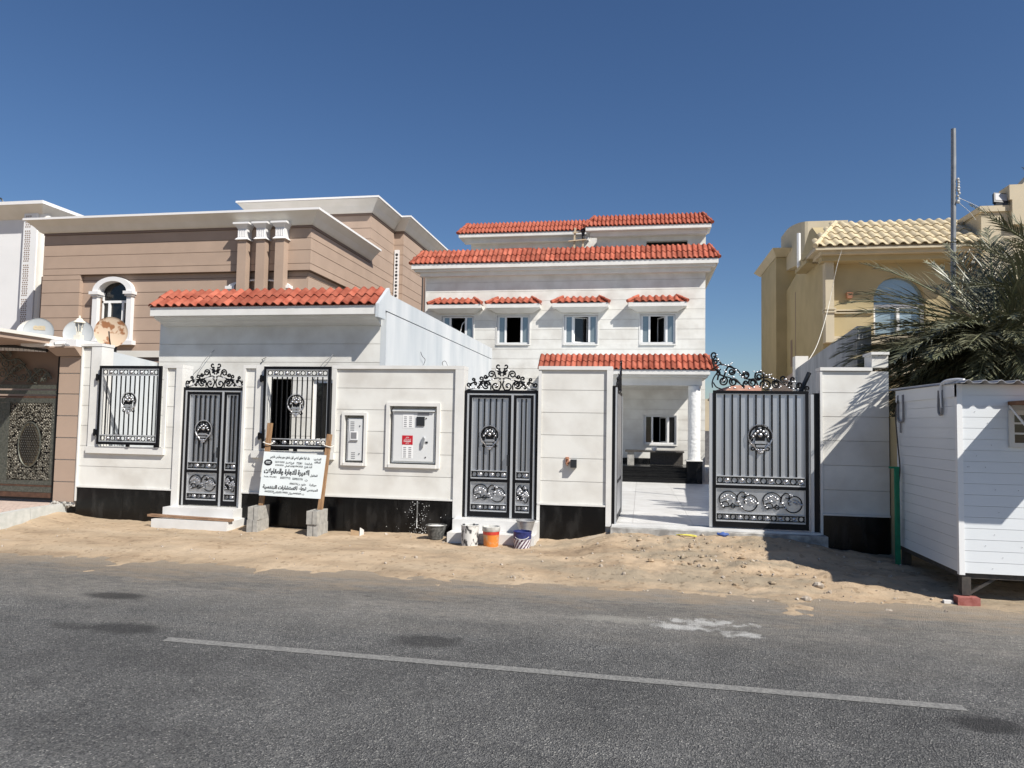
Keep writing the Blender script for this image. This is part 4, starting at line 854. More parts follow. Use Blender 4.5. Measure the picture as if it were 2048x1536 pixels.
def block(x, y, z, rz, label):
    r = thing('concrete_block', label, 'concrete block', (x, y, z), 'grey concrete blocks footing the sign posts')
    w2, d2, h = 0.085, 0.20, 0.20; m = MB()
    for a in (-1, 1): m.box(x+a*w2-(0.026 if a > 0 else 0), x+a*w2+(0.026 if a < 0 else 0), y-d2, y+d2, z, z+h)
    for a, b_ in ((-d2, -d2+0.03), (-0.015, 0.015), (d2-0.03, d2)): m.box(x-w2+0.026, x+w2-0.026, y+a, y+b_, z, z+h-0.001)
    part(r, 'block_body', m, M['concrete'])
    part(r, 'end_groove', MB().box(x+0.004, x+0.014, y-d2-0.002, y-d2+0.002, z+0.005, z+h-0.005), M['block_joint'])
    r.rotation_euler = (0, 0, rz); return r
zb = sand_z(-5.95, 10.6); zc = sand_z(-4.95, 10.6)
block(-5.945, 10.62, zb-0.02, 0.05, 'lower grey block under the left sign post'); block(-5.94, 10.625, zb+0.182, 0.08, 'upper grey block around the left sign post')
block(-4.935, 10.62, zc-0.02, 0.04, 'lower grey block under the right sign post'); block(-4.94, 10.60, zc+0.182, 0.02, 'upper grey block around the right sign post')

# ------------------------------------------------------------------ buckets
def bucket(name, label, x, y, z, r0, r1, h, mt, cat='bucket', rim=True, group='paint and cement buckets by the second small gate'):
    t = thing(name, label, cat, (x, y, z), group)
    part(t, 'bucket_body', MB().lathe([(r0, 0), (r0+(r1-r0)*0.5, h*0.5), (r1, h), (r1-0.006, h), (r0+(r1-r0)*0.75, h*0.72), (0.001, h*0.70)], (x, y, z), 24), mt, True)
    if rim: part(t, 'rim', MB().ring((x, y, z+h), r1, 0.007, 24, 6, 'z'), mt, True)
    return t
z = sand_z(-3.0, 10.6)
tb = bucket('mortar_tub', 'low black rubber mortar tub with white cement inside, at the foot of the plinth', -3.02, 10.60, z, 0.105, 0.155, 0.20, M['bucket_black'], 'tub')
part(tb, 'cement_fill', MB().lathe([(0.145, 0.0), (0.09, 0.012), (0.001, 0.015)], (-3.02, 10.60, z+0.185), 20), M['cement_wet'], True)
z = sand_z(-2.42, 10.25)
bucket('paint_bucket', 'tall black bucket splattered with white paint, leftmost in front of the steps', -2.42, 10.28, z-0.02, 0.118, 0.128, 0.31, M['bucket_splat'])
z = sand_z(-2.1, 10.29)
ob = bucket('paint_bucket', 'orange paint bucket with a red band and a grey rim', -2.11, 10.30, z-0.02, 0.105, 0.118, 0.20, M['bucket_orange'], rim=False)
part(ob, 'red_band', MB().lathe([(0.119, 0), (0.122, 0.045)], (-2.11, 10.30, z+0.165), 24, cap=False), M['bucket_redband'], True)
part(ob, 'grey_collar', MB().lathe([(0.122, 0), (0.130, 0.01), (0.130, 0.065), (0.122, 0.07), (0.117, 0.03), (0.001, 0.02)], (-2.11, 10.30, z+0.21), 24), M['bucket_grey'], True)
z = sand_z(-1.65, 10.25)
bb = bucket('paint_bucket', 'blue topped paint bucket with diagonal white and maroon stripes', -1.65, 10.28, z-0.02, 0.112, 0.128, 0.135, M['bucket_white'], rim=False)
part(bb, 'blue_top', MB().lathe([(0.129, 0), (0.134, 0.10), (0.128, 0.10), (0.12, 0.05), (0.001, 0.045)], (-1.65, 10.28, z+0.115), 24), M['bucket_blue'], True)
part(bb, 'rim', MB().ring((-1.65, 10.28, z+0.215), 0.131, 0.007, 24, 6, 'z'), M['bucket_blue'], True)
stp = MB()
for i in range(14):
    a0 = 2*PI*i/14; q = []
    for k in range(7):
        h = 0.004+0.128*k/6; rr = 0.1135+0.016*k/6*0.95
        for da in (0, 0.21): a = a0+0.75*k/6+da; q.append((-1.65+rr*math.cos(a), 10.28+rr*math.sin(a), z-0.02+h))
    stp.add(q, [(2*k, 2*k+1, 2*k+3, 2*k+2) for k in range(6)])
part(bb, 'stripes', stp, M['bucket_stripe'])
part(bb, 'handle', MB().tube(spline([(-1.78, 10.27, z+0.18), (-1.70, 10.14, z+0.13), (-1.58, 10.15, z+0.13), (-1.52, 10.27, z+0.18)], 5), 0.004, 5), M['cable_white'])
pm = bucket('metal_pail', 'grey metal pail standing on the steps behind the striped bucket', -1.655, 10.60, 0.138, 0.085, 0.14, 0.20, M['pail_metal'], 'pail')
cb = thing('torn_carton', 'torn scrap of brown carton lying on the sand beside the black plinth', 'carton', (-4.30, 10.62, 0))
zz = sand_z(-4.3, 10.62)
part(cb, 'carton_side', MB().hexa([(-4.37, 10.57, zz), (-4.23, 10.56, zz), (-4.22, 10.565, zz), (-4.37, 10.575, zz), (-4.38, 10.60, zz+0.09), (-4.22, 10.58, zz+0.07), (-4.215, 10.585, zz+0.07), (-4.38, 10.605, zz+0.09)]), M['cardboard'])
part(cb, 'carton_flap', MB().hexa([(-4.22, 10.56, zz), (-4.215, 10.70, zz), (-4.205, 10.70, zz), (-4.21, 10.56, zz), (-4.22, 10.57, zz+0.13), (-4.21, 10.69, zz+0.08), (-4.20, 10.69, zz+0.08), (-4.21, 10.57, zz+0.13)]), M['cement_wet'])
zz = sand_z(0.7, 10.7)
single('yellow_strap', MB().tube(spline([(0.52, 10.72, zz+0.02), (0.6, 10.66, zz+0.035), (0.74, 10.7, zz+0.03), (0.8, 10.66, zz+0.02), (0.7, 10.62, zz+0.03), (0.58, 10.68, zz+0.03), (0.55, 10.75, zz+0.02)], 5), 0.008, 5), M['yellow_strap'], 'tangled yellow strap lying below the driveway gate sill', 'strap', (0.66, 10.7, zz))
rg = MB().ball((1.17, 10.72, sand_z(1.17, 10.72)+0.015), 0.07, 9, 6, 1.3, 0.7, 0.4); rg.v = [tuple(Vector(p)+Vector((0, 0, 0.03*noise.noise(Vector(p)*25)))) for p in rg.v]
single('blue_rag', rg, M['blue_rag'], 'crumpled blue rag lying below the driveway gate sill', 'rag', (1.17, 10.72, 0.1))
# doorbell box and wiring on the narrow wall
ic = thing('doorbell_box', 'small black intercom box on the narrow wall section', 'intercom', (-0.99, 10.98, 1.17))
part(ic, 'box_body', MB().box(-1.035, -0.945, 10.90, 10.998, 1.115, 1.235), M['dark_plastic'])
wq = single('junction_box', MB().box(-1.115, -1.065, 10.965, 10.999, 1.16, 1.27).tube(spline([(-1.09, 10.96, 1.25), (-1.06, 10.93, 1.22), (-1.10, 10.92, 1.18), (-1.08, 10.95, 1.14)], 4), 0.008, 5), M['terracotta'], 'open brown junction box with loose wire left of the black intercom', 'junction box', (-1.09, 10.98, 1.2))

# ------------------------------------------------------------------ annex with tiled parapet
an = thing('annex_house', 'low white annex with an orange tiled eave behind the left boundary wall', 'annex', (-7, 15, 0.3))
hA = [(-7.35, -6.45, -1, 2.53), (-6.02, -5.36, 1.36, 2.52)]
part(an, 'wall_core', holed(-9.24, -4.70, 12.564, 12.80, 0, 3.66, hA), M['stone_core'])
courses(an, 'stone_slab', -9.24, -4.701, 12.55, [0.3, 0.77, 1.115, 1.46, 1.805, 2.15, 2.495, 2.84, 3.185, 3.66], hA, M['stone'], gap=0.008)
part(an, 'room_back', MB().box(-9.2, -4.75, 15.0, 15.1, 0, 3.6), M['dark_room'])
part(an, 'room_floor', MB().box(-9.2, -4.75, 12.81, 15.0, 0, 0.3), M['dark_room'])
part(an, 'room_ceiling', MB().box(-9.2, -4.72, 12.81, 22, 3.5, 3.66), M['render_white'])
part(an, 'room_side', MB().box(-9.24, -9.1, 12.81, 22, 0, 3.6), M['render_white'])
fr = MB(); fr.box(-6.02, -5.97, 12.60, 12.66, 1.36, 2.52); fr.box(-5.41, -5.36, 12.60, 12.66, 1.36, 2.52); fr.box(-5.97, -5.41, 12.60, 12.66, 1.36, 1.42); fr.box(-5.97, -5.41, 12.60, 12.66, 2.46, 2.52); fr.box(-5.74, -5.685, 12.60, 12.66, 1.42, 2.46)
wn = part(an, 'window', fr, M['upvc']); part(wn, 'pane', MB().box(-5.968, -5.742, 12.62, 12.63, 1.422, 2.458), M['glass_dark']); part(wn, 'pane', MB().box(-5.683, -5.412, 12.62, 12.63, 1.422, 2.458), M['glass_dark'])
part(an, 'sill', MB().box(-6.06, -5.33, 12.50, 12.66, 1.30, 1.355), M['trim'])
# cornice under the tiles
cn = MB(); cn.box(-9.155, -4.67, 12.118, 12.60, 3.675, 3.835); part(an, 'fascia', cn, M['trim'])
part(an, 'cornice_moulding', MB().prism([(12.20, 3.673), (12.56, 3.673), (12.56, 3.52), (12.50, 3.53), (12.42, 3.56), (12.36, 3.60), (12.30, 3.605), (12.22, 3.64)], 'x', -9.13, -4.705), M['trim'])
roof_strip(an, -9.17, -4.665, 12.10, 3.85, 12.62, 4.21, 2, 0.168, 0.0, 0.0, M['tile'])
# long plain side wall running back to the villa
part(an, 'parapet_core', MB().box(-9.1, -4.72, 12.62, 12.80, 3.662, 4.16), M['render_white'])
sw = MB().prism([(12.10, 3.62), (12.10, 3.86), (12.62, 4.235), (12.70, 4.12), (22.05, 4.12), (22.05, 3.79), (12.45, 3.79), (12.45, 3.62)], 'x', -4.662, -4.60)
part(an, 'side_parapet', sw, M['render_white'])
part(an, 'side_wall', MB().box(-4.72, -4.612, 12.548, 22.05, 0, 3.775), M['render_white'])
part(an, 'annex_roof', MB().box(-9.1, -4.72, 12.81, 22.05, 3.70, 3.86), M['concrete'])
def loose_cable(pts, label, mt='cable', r=0.006):
    single('loose_cable', MB().tube(spline(pts, 5), r, 5), M[mt], label, 'cable', pts[0], group='loose electric cables hanging out of the walls')
loose_cable([(-8.05, 12.53, 3.07), (-8.16, 12.48, 2.93), (-8.25, 12.46, 2.80), (-8.28, 12.44, 2.72), (-8.42, 12.44, 2.58), (-8.38, 12.42, 2.49)], 'loose grey cable on the annex above the first small gate')
loose_cable([(-6.97, 12.53, 2.93), (-7.03, 12.48, 2.88), (-7.0, 12.47, 2.86), (-7.06, 12.47, 2.80)], 'short dark cable end on the annex above the left grille post', 'dark_plastic')
loose_cable([(-5.62, 12.53, 3.0), (-5.66, 12.48, 2.93), (-5.72, 12.47, 2.88), (-5.80, 12.46, 2.80), (-5.88, 12.45, 2.68)], 'loose cable on the annex above the second grille')
loose_cable([(-4.59, 14.6, 3.25), (-4.56, 14.62, 3.16), (-4.55, 14.8, 3.1), (-4.55, 14.7, 2.98)], 'short cable end near the front of the plain side wall', 'dark_plastic')
loose_cable([(-4.59, 17.5, 3.2), (-4.56, 17.55, 3.05), (-4.55, 17.8, 2.95)], 'short cable end halfway along the plain side wall', 'dark_plastic')
loose_cable([(-3.12, 11.2, 2.62), (-3.14, 11.15, 2.72), (-3.08, 11.12, 2.74), (-3.04, 11.12, 2.66)], 'cable loop on top of the meter wall')
# plot boundary wall seen through the first grille
bw2 = thing('plot_wall', 'plain white plot wall between the tan villa and the annex', 'wall', (-9.4, 12, 0))
part(bw2, 'wall_body', MB().prism([(11.26, -0.1), (13.0, -0.1), (13.0, 2.80), (11.26, 2.93)], 'x', -9.52, -9.30), M['render_white'])
# courtyard floor: large pale slabs
cf = thing('courtyard_floor', None, None); cf['kind'] = 'structure'
part(cf, 'floor_bed', MB().hexa([(-4.6, 11.26, -0.2), (3.5, 11.26, -0.2), (3.5, 40, -0.2), (-4.6, 40, -0.2), (-4.6, 11.26, 0.255), (3.5, 11.26, 0.255), (3.5, 40, -0.166), (-4.6, 40, -0.166)]), M['stone_core'])
fz = lambda y: 0.285-0.15*(y-11.26)/10.24
for i in range(9):
    for j in range(11):
        x0, y0 = -4.6+i*0.9, 11.27+j*0.93
        part(cf, 'floor_tile', MB().hexa([(x0, y0, fz(y0)-0.02), (x0+0.896, y0, fz(y0)-0.02), (x0+0.896, y0+0.926, fz(y0+0.926)-0.02), (x0, y0+0.926, fz(y0+0.926)-0.02), (x0, y0, fz(y0)), (x0+0.896, y0, fz(y0)), (x0+0.896, y0+0.926, fz(y0+0.926)), (x0, y0+0.926, fz(y0+0.926))]), M['marble'])
part(cf, 'side_bed', MB().box(-9.3, -4.6, 11.26, 12.6, -0.2, 0.285), M['marble'])

# ------------------------------------------------------------------ main house
HY = 23.5
mh = thing('main_house', 'new white two storey villa with orange tiled eaves and a tiled porch', 'house', (-2.6, HY, 0))
WX = [(-6.67, -5.56), (-4.76, -3.65), (-2.51, -1.40), (-0.03, 1.08)]
wz0, wz1 = 4.42, 5.37
holes = [(a, b, wz0, wz1) for a, b in WX]+[(0.10, 1.13, 1.20, 2.12)]
HZ = [4.25+0.323*k for k in range(-13, 9)]
HZ[-1] = 6.80
part(mh, 'wall_core', holed(-7.26, 2.01, HY+0.014, HY+0.24, -0.2, 7.3, holes), M['stone_core'])
courses(mh, 'stone_slab', -7.26, 2.01, HY, HZ, holes, M['stone'], gap=0.010, depth=0.016)
part(mh, 'side_wall', MB().box(1.77, 2.01, HY+0.242, 36, -0.2, 7.3), M['stone']); part(mh, 'side_wall', MB().box(-7.26, -7.02, HY+0.242, 36, -0.2, 7.3), M['stone'])
part(mh, 'back_wall', MB().box(-7.018, 1.768, 35.8, 36, -0.2, 7.3), M['stone_core'])
part(mh, 'flat_roof', MB().box(-7.26, 2.01, HY+0.02, 36, 7.301, 7.42), M['concrete'])
part(mh, 'upper_floor', MB().box(-7.0, 1.75, HY+0.245, 35.7, 3.5, 3.7), M['dark_room'])
part(mh, 'inner_wall', MB().box(-7.0, 1.75, 28.0, 28.15, -0.1, 7.2), M['dark_room'])
def window(root, x0, x1, y, z0, z1, opening, tint='glass'):
    W = x1-x0; f = lambda t: x0+W*t; d0, d1 = y+0.05, y+0.11
    t = 0.045
    # stone reveal trim
    tr = MB(); tr.box(x0-0.035, x0, y-0.014, y+0.2, z0-0.04, z1+0.035); tr.box(x1, x1+0.035, y-0.014, y+0.2, z0-0.04, z1+0.035); tr.box(x0, x1, y-0.014, y+0.2, z1, z1+0.035); tr.box(x0, x1, y-0.045, y+0.2, z0-0.04, z0)
    fm = MB(); fm.box(x0, f(0.075), d0, d1, z0, z1); fm.box(f(0.945), x1, d0, d1, z0, z1); fm.box(f(0.075), f(0.945), d0, d1, z0, z0+t*1.3); fm.box(f(0.075), f(0.945), d0, d1, z1-t, z1)
    for a, b in ((0.235, 0.292), (0.722, 0.782)): fm.box(f(a), f(b), d0-0.004, d1, z0+t*1.3, z1-t)
    wn = part(root, 'window', fm, M['upvc'])
    part(wn, 'window_trim', tr, M['trim'])
    for a, b in ((0.076, 0.234), (0.783, 0.944)): part(wn, 'pane', MB().box(f(a), f(b), d0+0.02, d0+0.03, z0+t*1.3+0.001, z1-t-0.001), M[tint])
    a, b = f(0.292), f(0.722)
    if opening:
        # sash swung inwards, hinged left (1) or right (2)
        s = 0.032; ww = b-a; m = MB(); p = MB(); za, zb_ = z0+t*1.3+0.004, z1-t-0.004
        m.box(0, s, 0, s, za, zb_); m.box(ww-s, ww, 0, s, za, zb_); m.box(s, ww-s, 0, s, za, za+s); m.box(s, ww-s, 0, s, zb_-s, zb_); p.box(s, ww-s, 0.01, 0.016, za+s, zb_-s)
        if opening == 1: mx = Matrix.Translation((a, d1, 0)) @ Matrix.Rotation(math.radians(24), 4, 'Z')
        else: mx = Matrix.Translation((b, d1, 0)) @ Matrix.Rotation(math.radians(180-62), 4, 'Z')
        sh = part(wn, 'sash', m.xf(mx), M['upvc']); part(wn, 'sash_pane', p.xf(mx), M['glass_dark'])
    return wn
for (a, b), o in zip(WX, (0, 0, 1, 2)): window(mh, a, b, HY, wz0, wz1, o)
window(mh, 0.10, 1.13, HY, 1.20, 2.12, 2, 'glass_dark')
# a white strap hanging in the first window
part(mh, 'hanging_strap', MB().tube(spline([(-5.86, HY+0.03, 5.2), (-5.95, HY+0.02, 5.1), (-6.0, HY+0.02, 4.9), (-6.03, HY+0.02, 4.75)], 5), 0.012, 5), M['upvc'])
for a, b in ((-7.07, -5.22), (-5.07, -3.25), (-2.88, -1.02), (-0.43, 1.44)):
    cp = part(mh, 'canopy', MB().box(a+0.02, b-0.02, HY-0.365, HY-0.002, 5.585, 5.72), M['trim'])
    part(cp, 'canopy_soffit', MB().hexa([(a+0.30, HY-0.12, 5.45), (b-0.30, HY-0.12, 5.45), (b-0.30, HY-0.002, 5.45), (a+0.30, HY-0.002, 5.45), (a+0.06, HY-0.31, 5.583), (b-0.06, HY-0.31, 5.583), (b-0.06, HY-0.003, 5.583), (a+0.06, HY-0.003, 5.583)]), M['trim'])
    roof_strip(mh, a, b, HY-0.37, 5.735, HY-0.01, 5.965, 1, 0.205, 0.34, 0.34, M['tile'], 'canopy_roof')
# main eave
part(mh, 'fascia', MB().box(-7.66, 2.37, HY-0.408, HY+0.5, 6.93, 7.08), M['trim'])
ev = MB(); ev.box(-7.58, 2.30, HY-0.30, HY-0.002, 6.85, 6.928); ev.box(-7.42, 2.16, HY-0.17, HY-0.003, 6.72, 6.849); part(mh, 'eave_moulding', ev, M['trim'])
ev2 = MB(); ev2.hexa([(2.012, HY+0.0, 6.72), (2.10, HY+0.0, 6.72), (2.10, 35, 6.72), (2.012, 35, 6.72), (2.012, HY-0.2, 6.928), (2.30, HY-0.2, 6.928), (2.30, 35, 6.928), (2.012, 35, 6.928)]); part(mh, 'eave_moulding', ev2, M['trim'])
part(mh, 'side_fascia', MB().box(2.012, 2.37, HY+0.502, 35.5, 6.93, 7.08), M['trim'])
roof_strip(mh, -7.70, 2.40, HY-0.42, 7.10, HY+0.10, 7.62, 2, 0.163, 0.30, 0.27, M['tile'])
part(mh, 'ridge_parapet', MB().box(-7.40, 2.13, HY+0.105, HY+0.25, 7.40, 7.60), M['render_white'])
# upper rooms set back on the roof
up = part(mh, 'roof_room', holed(-1.49, 2.06, 24.0, 24.2, 7.42, 8.34, [(0.15, 1.48, 7.4, 7.9)]).box(1.86, 2.06, 24.201, 30, 7.42, 8.34).box(-1.49, -1.30, 24.201, 30, 7.42, 8.34), M['stone'])
part(up, 'opening_back', MB().box(-1.29, 1.85, 24.9, 25.0, 7.42, 8.3), M['block_dark'])
part(mh, 'roof_slab', MB().box(-1.49, 2.06, 24.01, 30, 8.341, 8.42), M['concrete'])
part(mh, 'roof_room', MB().box(-6.19, -1.495, 25.5, 30, 7.42, 8.60), M['stone'])
part(mh, 'fascia', MB().box(-1.84, 2.20, 23.59, 24.4, 8.205, 8.33), M['trim'])
part(mh, 'eave_moulding', MB().box(-1.70, 2.10, 23.78, 23.998, 8.06, 8.203), M['trim'])
roof_strip(mh, -1.88, 2.23, 23.58, 8.345, 24.10, 8.80, 2, 0.137, 0.30, 0.28, M['tile'], joined=True)
part(mh, 'fascia', MB().box(-6.56, -1.86, 25.09, 25.8, 8.50, 8.625), M['trim'])
part(mh, 'eave_moulding', MB().box(-6.40, -1.86, 25.27, 25.498, 8.33, 8.498), M['trim'])
roof_strip(mh, -6.60, -1.70, 25.08, 8.64, 25.60, 9.11, 2, 0.140, 0.27, 0.0, M['tile'], joined=True)
part(mh, 'roof_tile_stack', MB().box(-4.95, -3.75, 24.3, 24.7, 7.42, 7.86), M['tile'])
# porch
PY = 21.5
part(mh, 'porch_floor', MB().box(-3.2, 1.77, PY+0.361, HY-0.002, -0.1, 0.584), M['granite'])
M['granite_polish'] = mat('granite_polish', (0.004, 0.004, 0.0045), (0.012, 0.012, 0.012), 20, 0.3, spec=0.22)
for k in range(3):
    part(mh, 'porch_step', MB().box(-3.2, 1.328, PY-0.05+0.13*k, PY+0.36, 0.10, 0.135+0.15*(k+1)-0.022).box(-3.2, 1.328, PY-0.065+0.13*k, PY+0.36, 0.135+0.15*(k+1)-0.021, 0.135+0.15*(k+1)), M['granite_polish'])
part(mh, 'porch_roof_slab', MB().box(-2.95, 1.95, PY-0.345, HY-0.003, 3.27, 3.40), M['trim'])
ps = MB(); ps.box(-2.90, 1.90, PY-0.22, HY-0.004, 3.20, 3.268); ps.box(-2.85, 1.75, PY-0.02, PY+0.28, 2.97, 3.199); ps.box(-2.85, 1.75, PY+0.281, HY-0.005, 3.10, 3.198); part(mh, 'porch_beam', ps, M['trim'])
roof_strip(mh, -3.02, 2.14, PY-0.36, 3.42, PY+0.14, 3.86, 2, 0.160, 0.0, 0.32, M['tile'], 'porch_roof')
part(mh, 'porch_roof_back', MB().box(-2.95, 1.80, PY+0.145, HY-0.004, 3.402, 3.84), M['render_white'])
clm = MB().lathe([(0.180, 0.80+k*0.027) for k in range(81)], (1.545, PY+0.12, 0), 44)
clm.v = [((x-1.545)*(1+0.035*noise.noise(Vector((x*17, y*17, z*19))))+1.545, (y-PY-0.12)*(1+0.035*noise.noise(Vector((x*17, y*17, z*19))))+PY+0.12, z) for x, y, z in clm.v]
col_ = part(mh, 'porch_column', clm, M['stucco'])
part(col_, 'column_base', MB().box(1.33, 1.76, PY-0.09, PY+0.33, -0.1, 0.78), M['granite']); part(col_, 'base_trim', MB().box(1.31, 1.78, PY-0.11, PY+0.35, 0.781, 0.81), M['trim'])
clm2 = copy_tree(col_, mh); clm2.location = (-4.3, 0, 0)
part(mh, 'wall_skirting', MB().box(-3.2, 1.30, HY-0.02, HY-0.001, 0.586, 0.75), M['granite'])
# plank bench under the porch
bt = thing('porch_bench', 'dark plank bench on a block under the porch window', 'bench', (0.7, 22.4, 0.585))
part(bt, 'bench_top', MB().box(-0.45, 1.30, 22.2, 22.75, 0.985, 1.03), M['steel_dark']); part(bt, 'bench_block', MB().box(-0.38, -0.18, 22.25, 22.65, 0.586, 0.984), M['concrete']); part(bt, 'bench_shade', MB().box(0.30, 1.28, 22.50, 22.55, 0.60, 0.984), M['steel_dark'])  # dark upright sheet added for the shade under the open bench
pc = thing('porch_paint_pot', 'small white paint pot on the porch bench', 'paint pot', (0.42, 22.45, 1.03))
part(pc, 'pot_body', MB().lathe([(0.07, 0), (0.085, 0.12), (0.08, 0.12), (0.001, 0.1)], (0.42, 22.45, 1.03), 14), M['upvc'], True)
# scaffold trestle on the roof
sc_ = thing('timber_trestle', 'pale timber trestle standing on the roof between the two upper eaves', 'trestle', (-2.1, 23.75, 7.5))
tz = 23.78
for x in (-2.22, -1.93): part(sc_, 'trestle_leg', MB().bar((x-0.02, tz, 7.42), (x+0.02, tz, 8.36), 0.06, 0.06), M['wood_pale'])
part(sc_, 'trestle_board', MB().bar((-2.42, tz-0.05, 7.90), (-1.82, tz-0.05, 7.94), 0.09, 0.035), M['wood_pale'])
part(sc_, 'trestle_rail', MB().bar((-2.28, tz-0.05, 8.18), (-1.86, tz-0.05, 8.22), 0.04, 0.04), M['wood_pale'])
dc = MB().lathe([(0.05, 0), (0.045, 0.12), (0.06, 0.2), (0.10, 0.24), (0.07, 0.28), (0.02, 0.34)], (-1.93, tz-0.06, 7.98), 8)
single('dark_jacket', dc, M['ink'], 'dark work jacket hung on the roof trestle', 'jacket', (-1.93, tz-0.06, 7.96))

# ------------------------------------------------------------------ grey side wall and back of the plot
gwl = thing('side_wall', 'tall grey rendered wall behind the driveway gate, along the right of the courtyard', 'wall', (3.6, 15, 0))
part(gwl, 'wall_body', MB().prism([(12.6, -0.1), (17.2, -0.1), (17.2, 3.15), (12.6, 3.47)], 'x', 3.50, 3.72), M['render_grey'])
part(gwl, 'wall_end_post', MB().box(3.46, 3.74, 17.201, 17.5, -0.1, 3.42), M['cream'])
bwl = thing('side_wall', 'brown rendered lower wall continuing behind the grey wall', 'wall', (3.6, 19, 0))
part(bwl, 'wall_body', MB().prism([(17.501, -0.1), (26, -0.1), (26, 2.5), (20.5, 2.86), (17.501, 3.12)], 'x', 3.52, 3.74), M['tan']); part(bwl, 'wall_end_post', MB().box(3.48, 3.70, 20.5, 20.62, 2.8, 2.98), M['cream'])
bk2 = thing('back_wall', 'dark block wall closing the passage beside the villa', 'wall', (2.9, 38, 0))
part(bk2, 'wall_body', MB().box(2.02, 3.9, 38, 38.2, -0.2, 1.6), M['block_dark'])

# ------------------------------------------------------------------ tan villa
TY = 21.0; TX = -10.3
tv = thing('tan_villa', 'tan grooved villa with white cornices behind the satellite dishes', 'villa', (-15, TY, 0))
part(tv, 'lower_body', holed(-20.2, TX-0.151, TY+0.166, TY+0.6, -0.2, 6.50, [(-17.85, -16.77, 4.24, 6.275)]).box(-20.2, TX-0.151, TY+0.601, 45, -0.2, 6.50), M['tan_dark'])
part(tv, 'upper_body', MB().box(-20.0, TX-0.016, TY+0.016, 45, 6.502, 8.2), M['tan_dark'])
awh = [(-17.84, -16.78, 4.25, 6.26)]
zl = [2.9, 3.34, 3.77, 4.20, 4.62, 5.05, 5.47, 5.90, 6.33, 6.50]
courses(tv, 'wall_panel', -18.55, TX-0.15, TY+0.15, zl, awh, M['tan'], gap=0.02)
courses(tv, 'wall_panel', -20.0, -18.55, TY, zl, [], M['tan'], gap=0.016, depth=0.16)
courses(tv, 'wall_panel', -20.0, TX, TY, [6.50, 6.72, 7.15, 7.53, 7.86], [], M['tan'], gap=0.016, depth=0.16)
courses_x(tv, 'wall_panel', TY+0.165, 28.7, TX-0.13, zl, M['tan'], gap=0.02, depth=0.018)
courses_x(tv, 'wall_panel', 26.016, 28.7, TX, [7.86, 8.37, 8.8, 9.22, 9.72], M['tan'], gap=0.016, depth=0.015)
courses_x(tv, 'wall_panel', TY+0.161, 28.7, TX, [6.50, 6.72, 7.15, 7.53, 7.86], M['tan'], gap=0.02, depth=0.015)
part(tv, 'cornice_band', MB().box(-20.0, TX+0.03, TY-0.03, TY+0.1, 7.862, 7.95).box(TX-0.2, TX+0.03, TY+0.101, 26.0, 7.862, 7.95), M['tan_dark'])
def cornice(root, xl, xr, y0, y1, zb, zt, ov, side=True):
    m = MB(); w = MB()
    # cove: straight front run and right-hand run, mitred at the corner
    P = [(0.05, zb), (0.10, zb+0.08*(zt-zb)), (ov*0.5, zb+0.45*(zt-zb)), (ov*0.92, zb+0.85*(zt-zb))]
    for (o0, a), (o1, b) in zip(P, P[1:]):
        m.add([(xl-o0, y0-o0, a), (xr+o0, y0-o0, a), (xr+o1, y0-o1, b), (xl-o1, y0-o1, b)], [(0, 1, 2, 3)])
        m.add([(xr+o0, y0-o0, a), (xr+o0, y1, a), (xr+o1, y1, b), (xr+o1, y0-o1, b)], [(0, 1, 2, 3)])
        m.add([(xl-o0, y1, a), (xl-o0, y0-o0, a), (xl-o1, y0-o1, b), (xl-o1, y1, b)], [(0, 1, 2, 3)])
    m.box(xl, xr, y0, y1, zb, zt-0.08)
    w.box(xl-ov, xr+ov, y0-ov, y1, zt-0.07, zt)
    part(root, 'cornice_cove', m, M['cream']); part(root, 'cornice_edge', w, M['pilaster_white'])
cornice(tv, -20.0, TX, TY, 26.0, 7.93, 8.36, 0.46)
part(tv, 'upper_block', MB().box(-15.3, TX-0.016, 26.016, 45, 8.2, 10.0), M['tan_dark'])
courses(tv, 'wall_panel', -15.3, TX, 26.0, [8.36, 8.8, 9.22, 9.72], [], M['tan'], gap=0.02)
part(tv, 'cornice_band', MB().box(-15.3, TX+0.03, 25.97, 28.9, 9.722, 9.80), M['tan_dark'])
cornice(tv, -15.3, TX, 26.0, 28.4, 9.80, 10.34, 0.46)
part(tv, 'rear_block', MB().box(-14.0, -9.92, 28.716, 45, -0.2, 9.80), M['tan_dark'])
courses(tv, 'wall_panel', -10.3, -9.90, 28.70, [3.34, 3.77, 4.2, 4.62, 5.05, 5.47, 5.9, 6.33, 6.72, 7.15, 7.53, 7.95, 8.37, 8.8, 9.22, 9.72], [], M['tan'], gap=0.02)
courses_x(tv, 'wall_panel', 28.716, 31.4, -9.90, [3.34, 3.77, 4.2, 4.62, 5.05, 5.47, 5.9, 6.33, 6.72, 7.15, 7.53, 7.95, 8.37, 8.8, 9.22, 9.72], M['tan'], gap=0.02, depth=0.02)
courses_x(tv, 'wall_panel', 32.4, 36.0, -9.90, [3.34, 3.77, 4.2, 4.62, 5.05, 5.47, 5.9, 6.33, 6.72, 7.15, 7.53, 7.95, 8.37, 8.8, 9.22, 9.72], M['tan'], gap=0.02, depth=0.02)
part(tv, 'drain_pipe', MB().tube([(-9.84, 31.9, 2), (-9.84, 31.9, 9.6)], 0.05, 8), M['pilaster_white'], True)
part(tv, 'recess_shade', MB().box(-9.918, -9.90, 31.45, 31.6, 2, 9.7), M['dark_room'])  # flat near-black strip, the recess's shade is put into its colour
part(tv, 'cornice_band', MB().box(-14, -9.87, 28.67, 40, 9.722, 9.80), M['tan_dark'])
cornice(tv, -14.0, -9.9, 28.70, 42, 9.80, 10.34, 0.46)
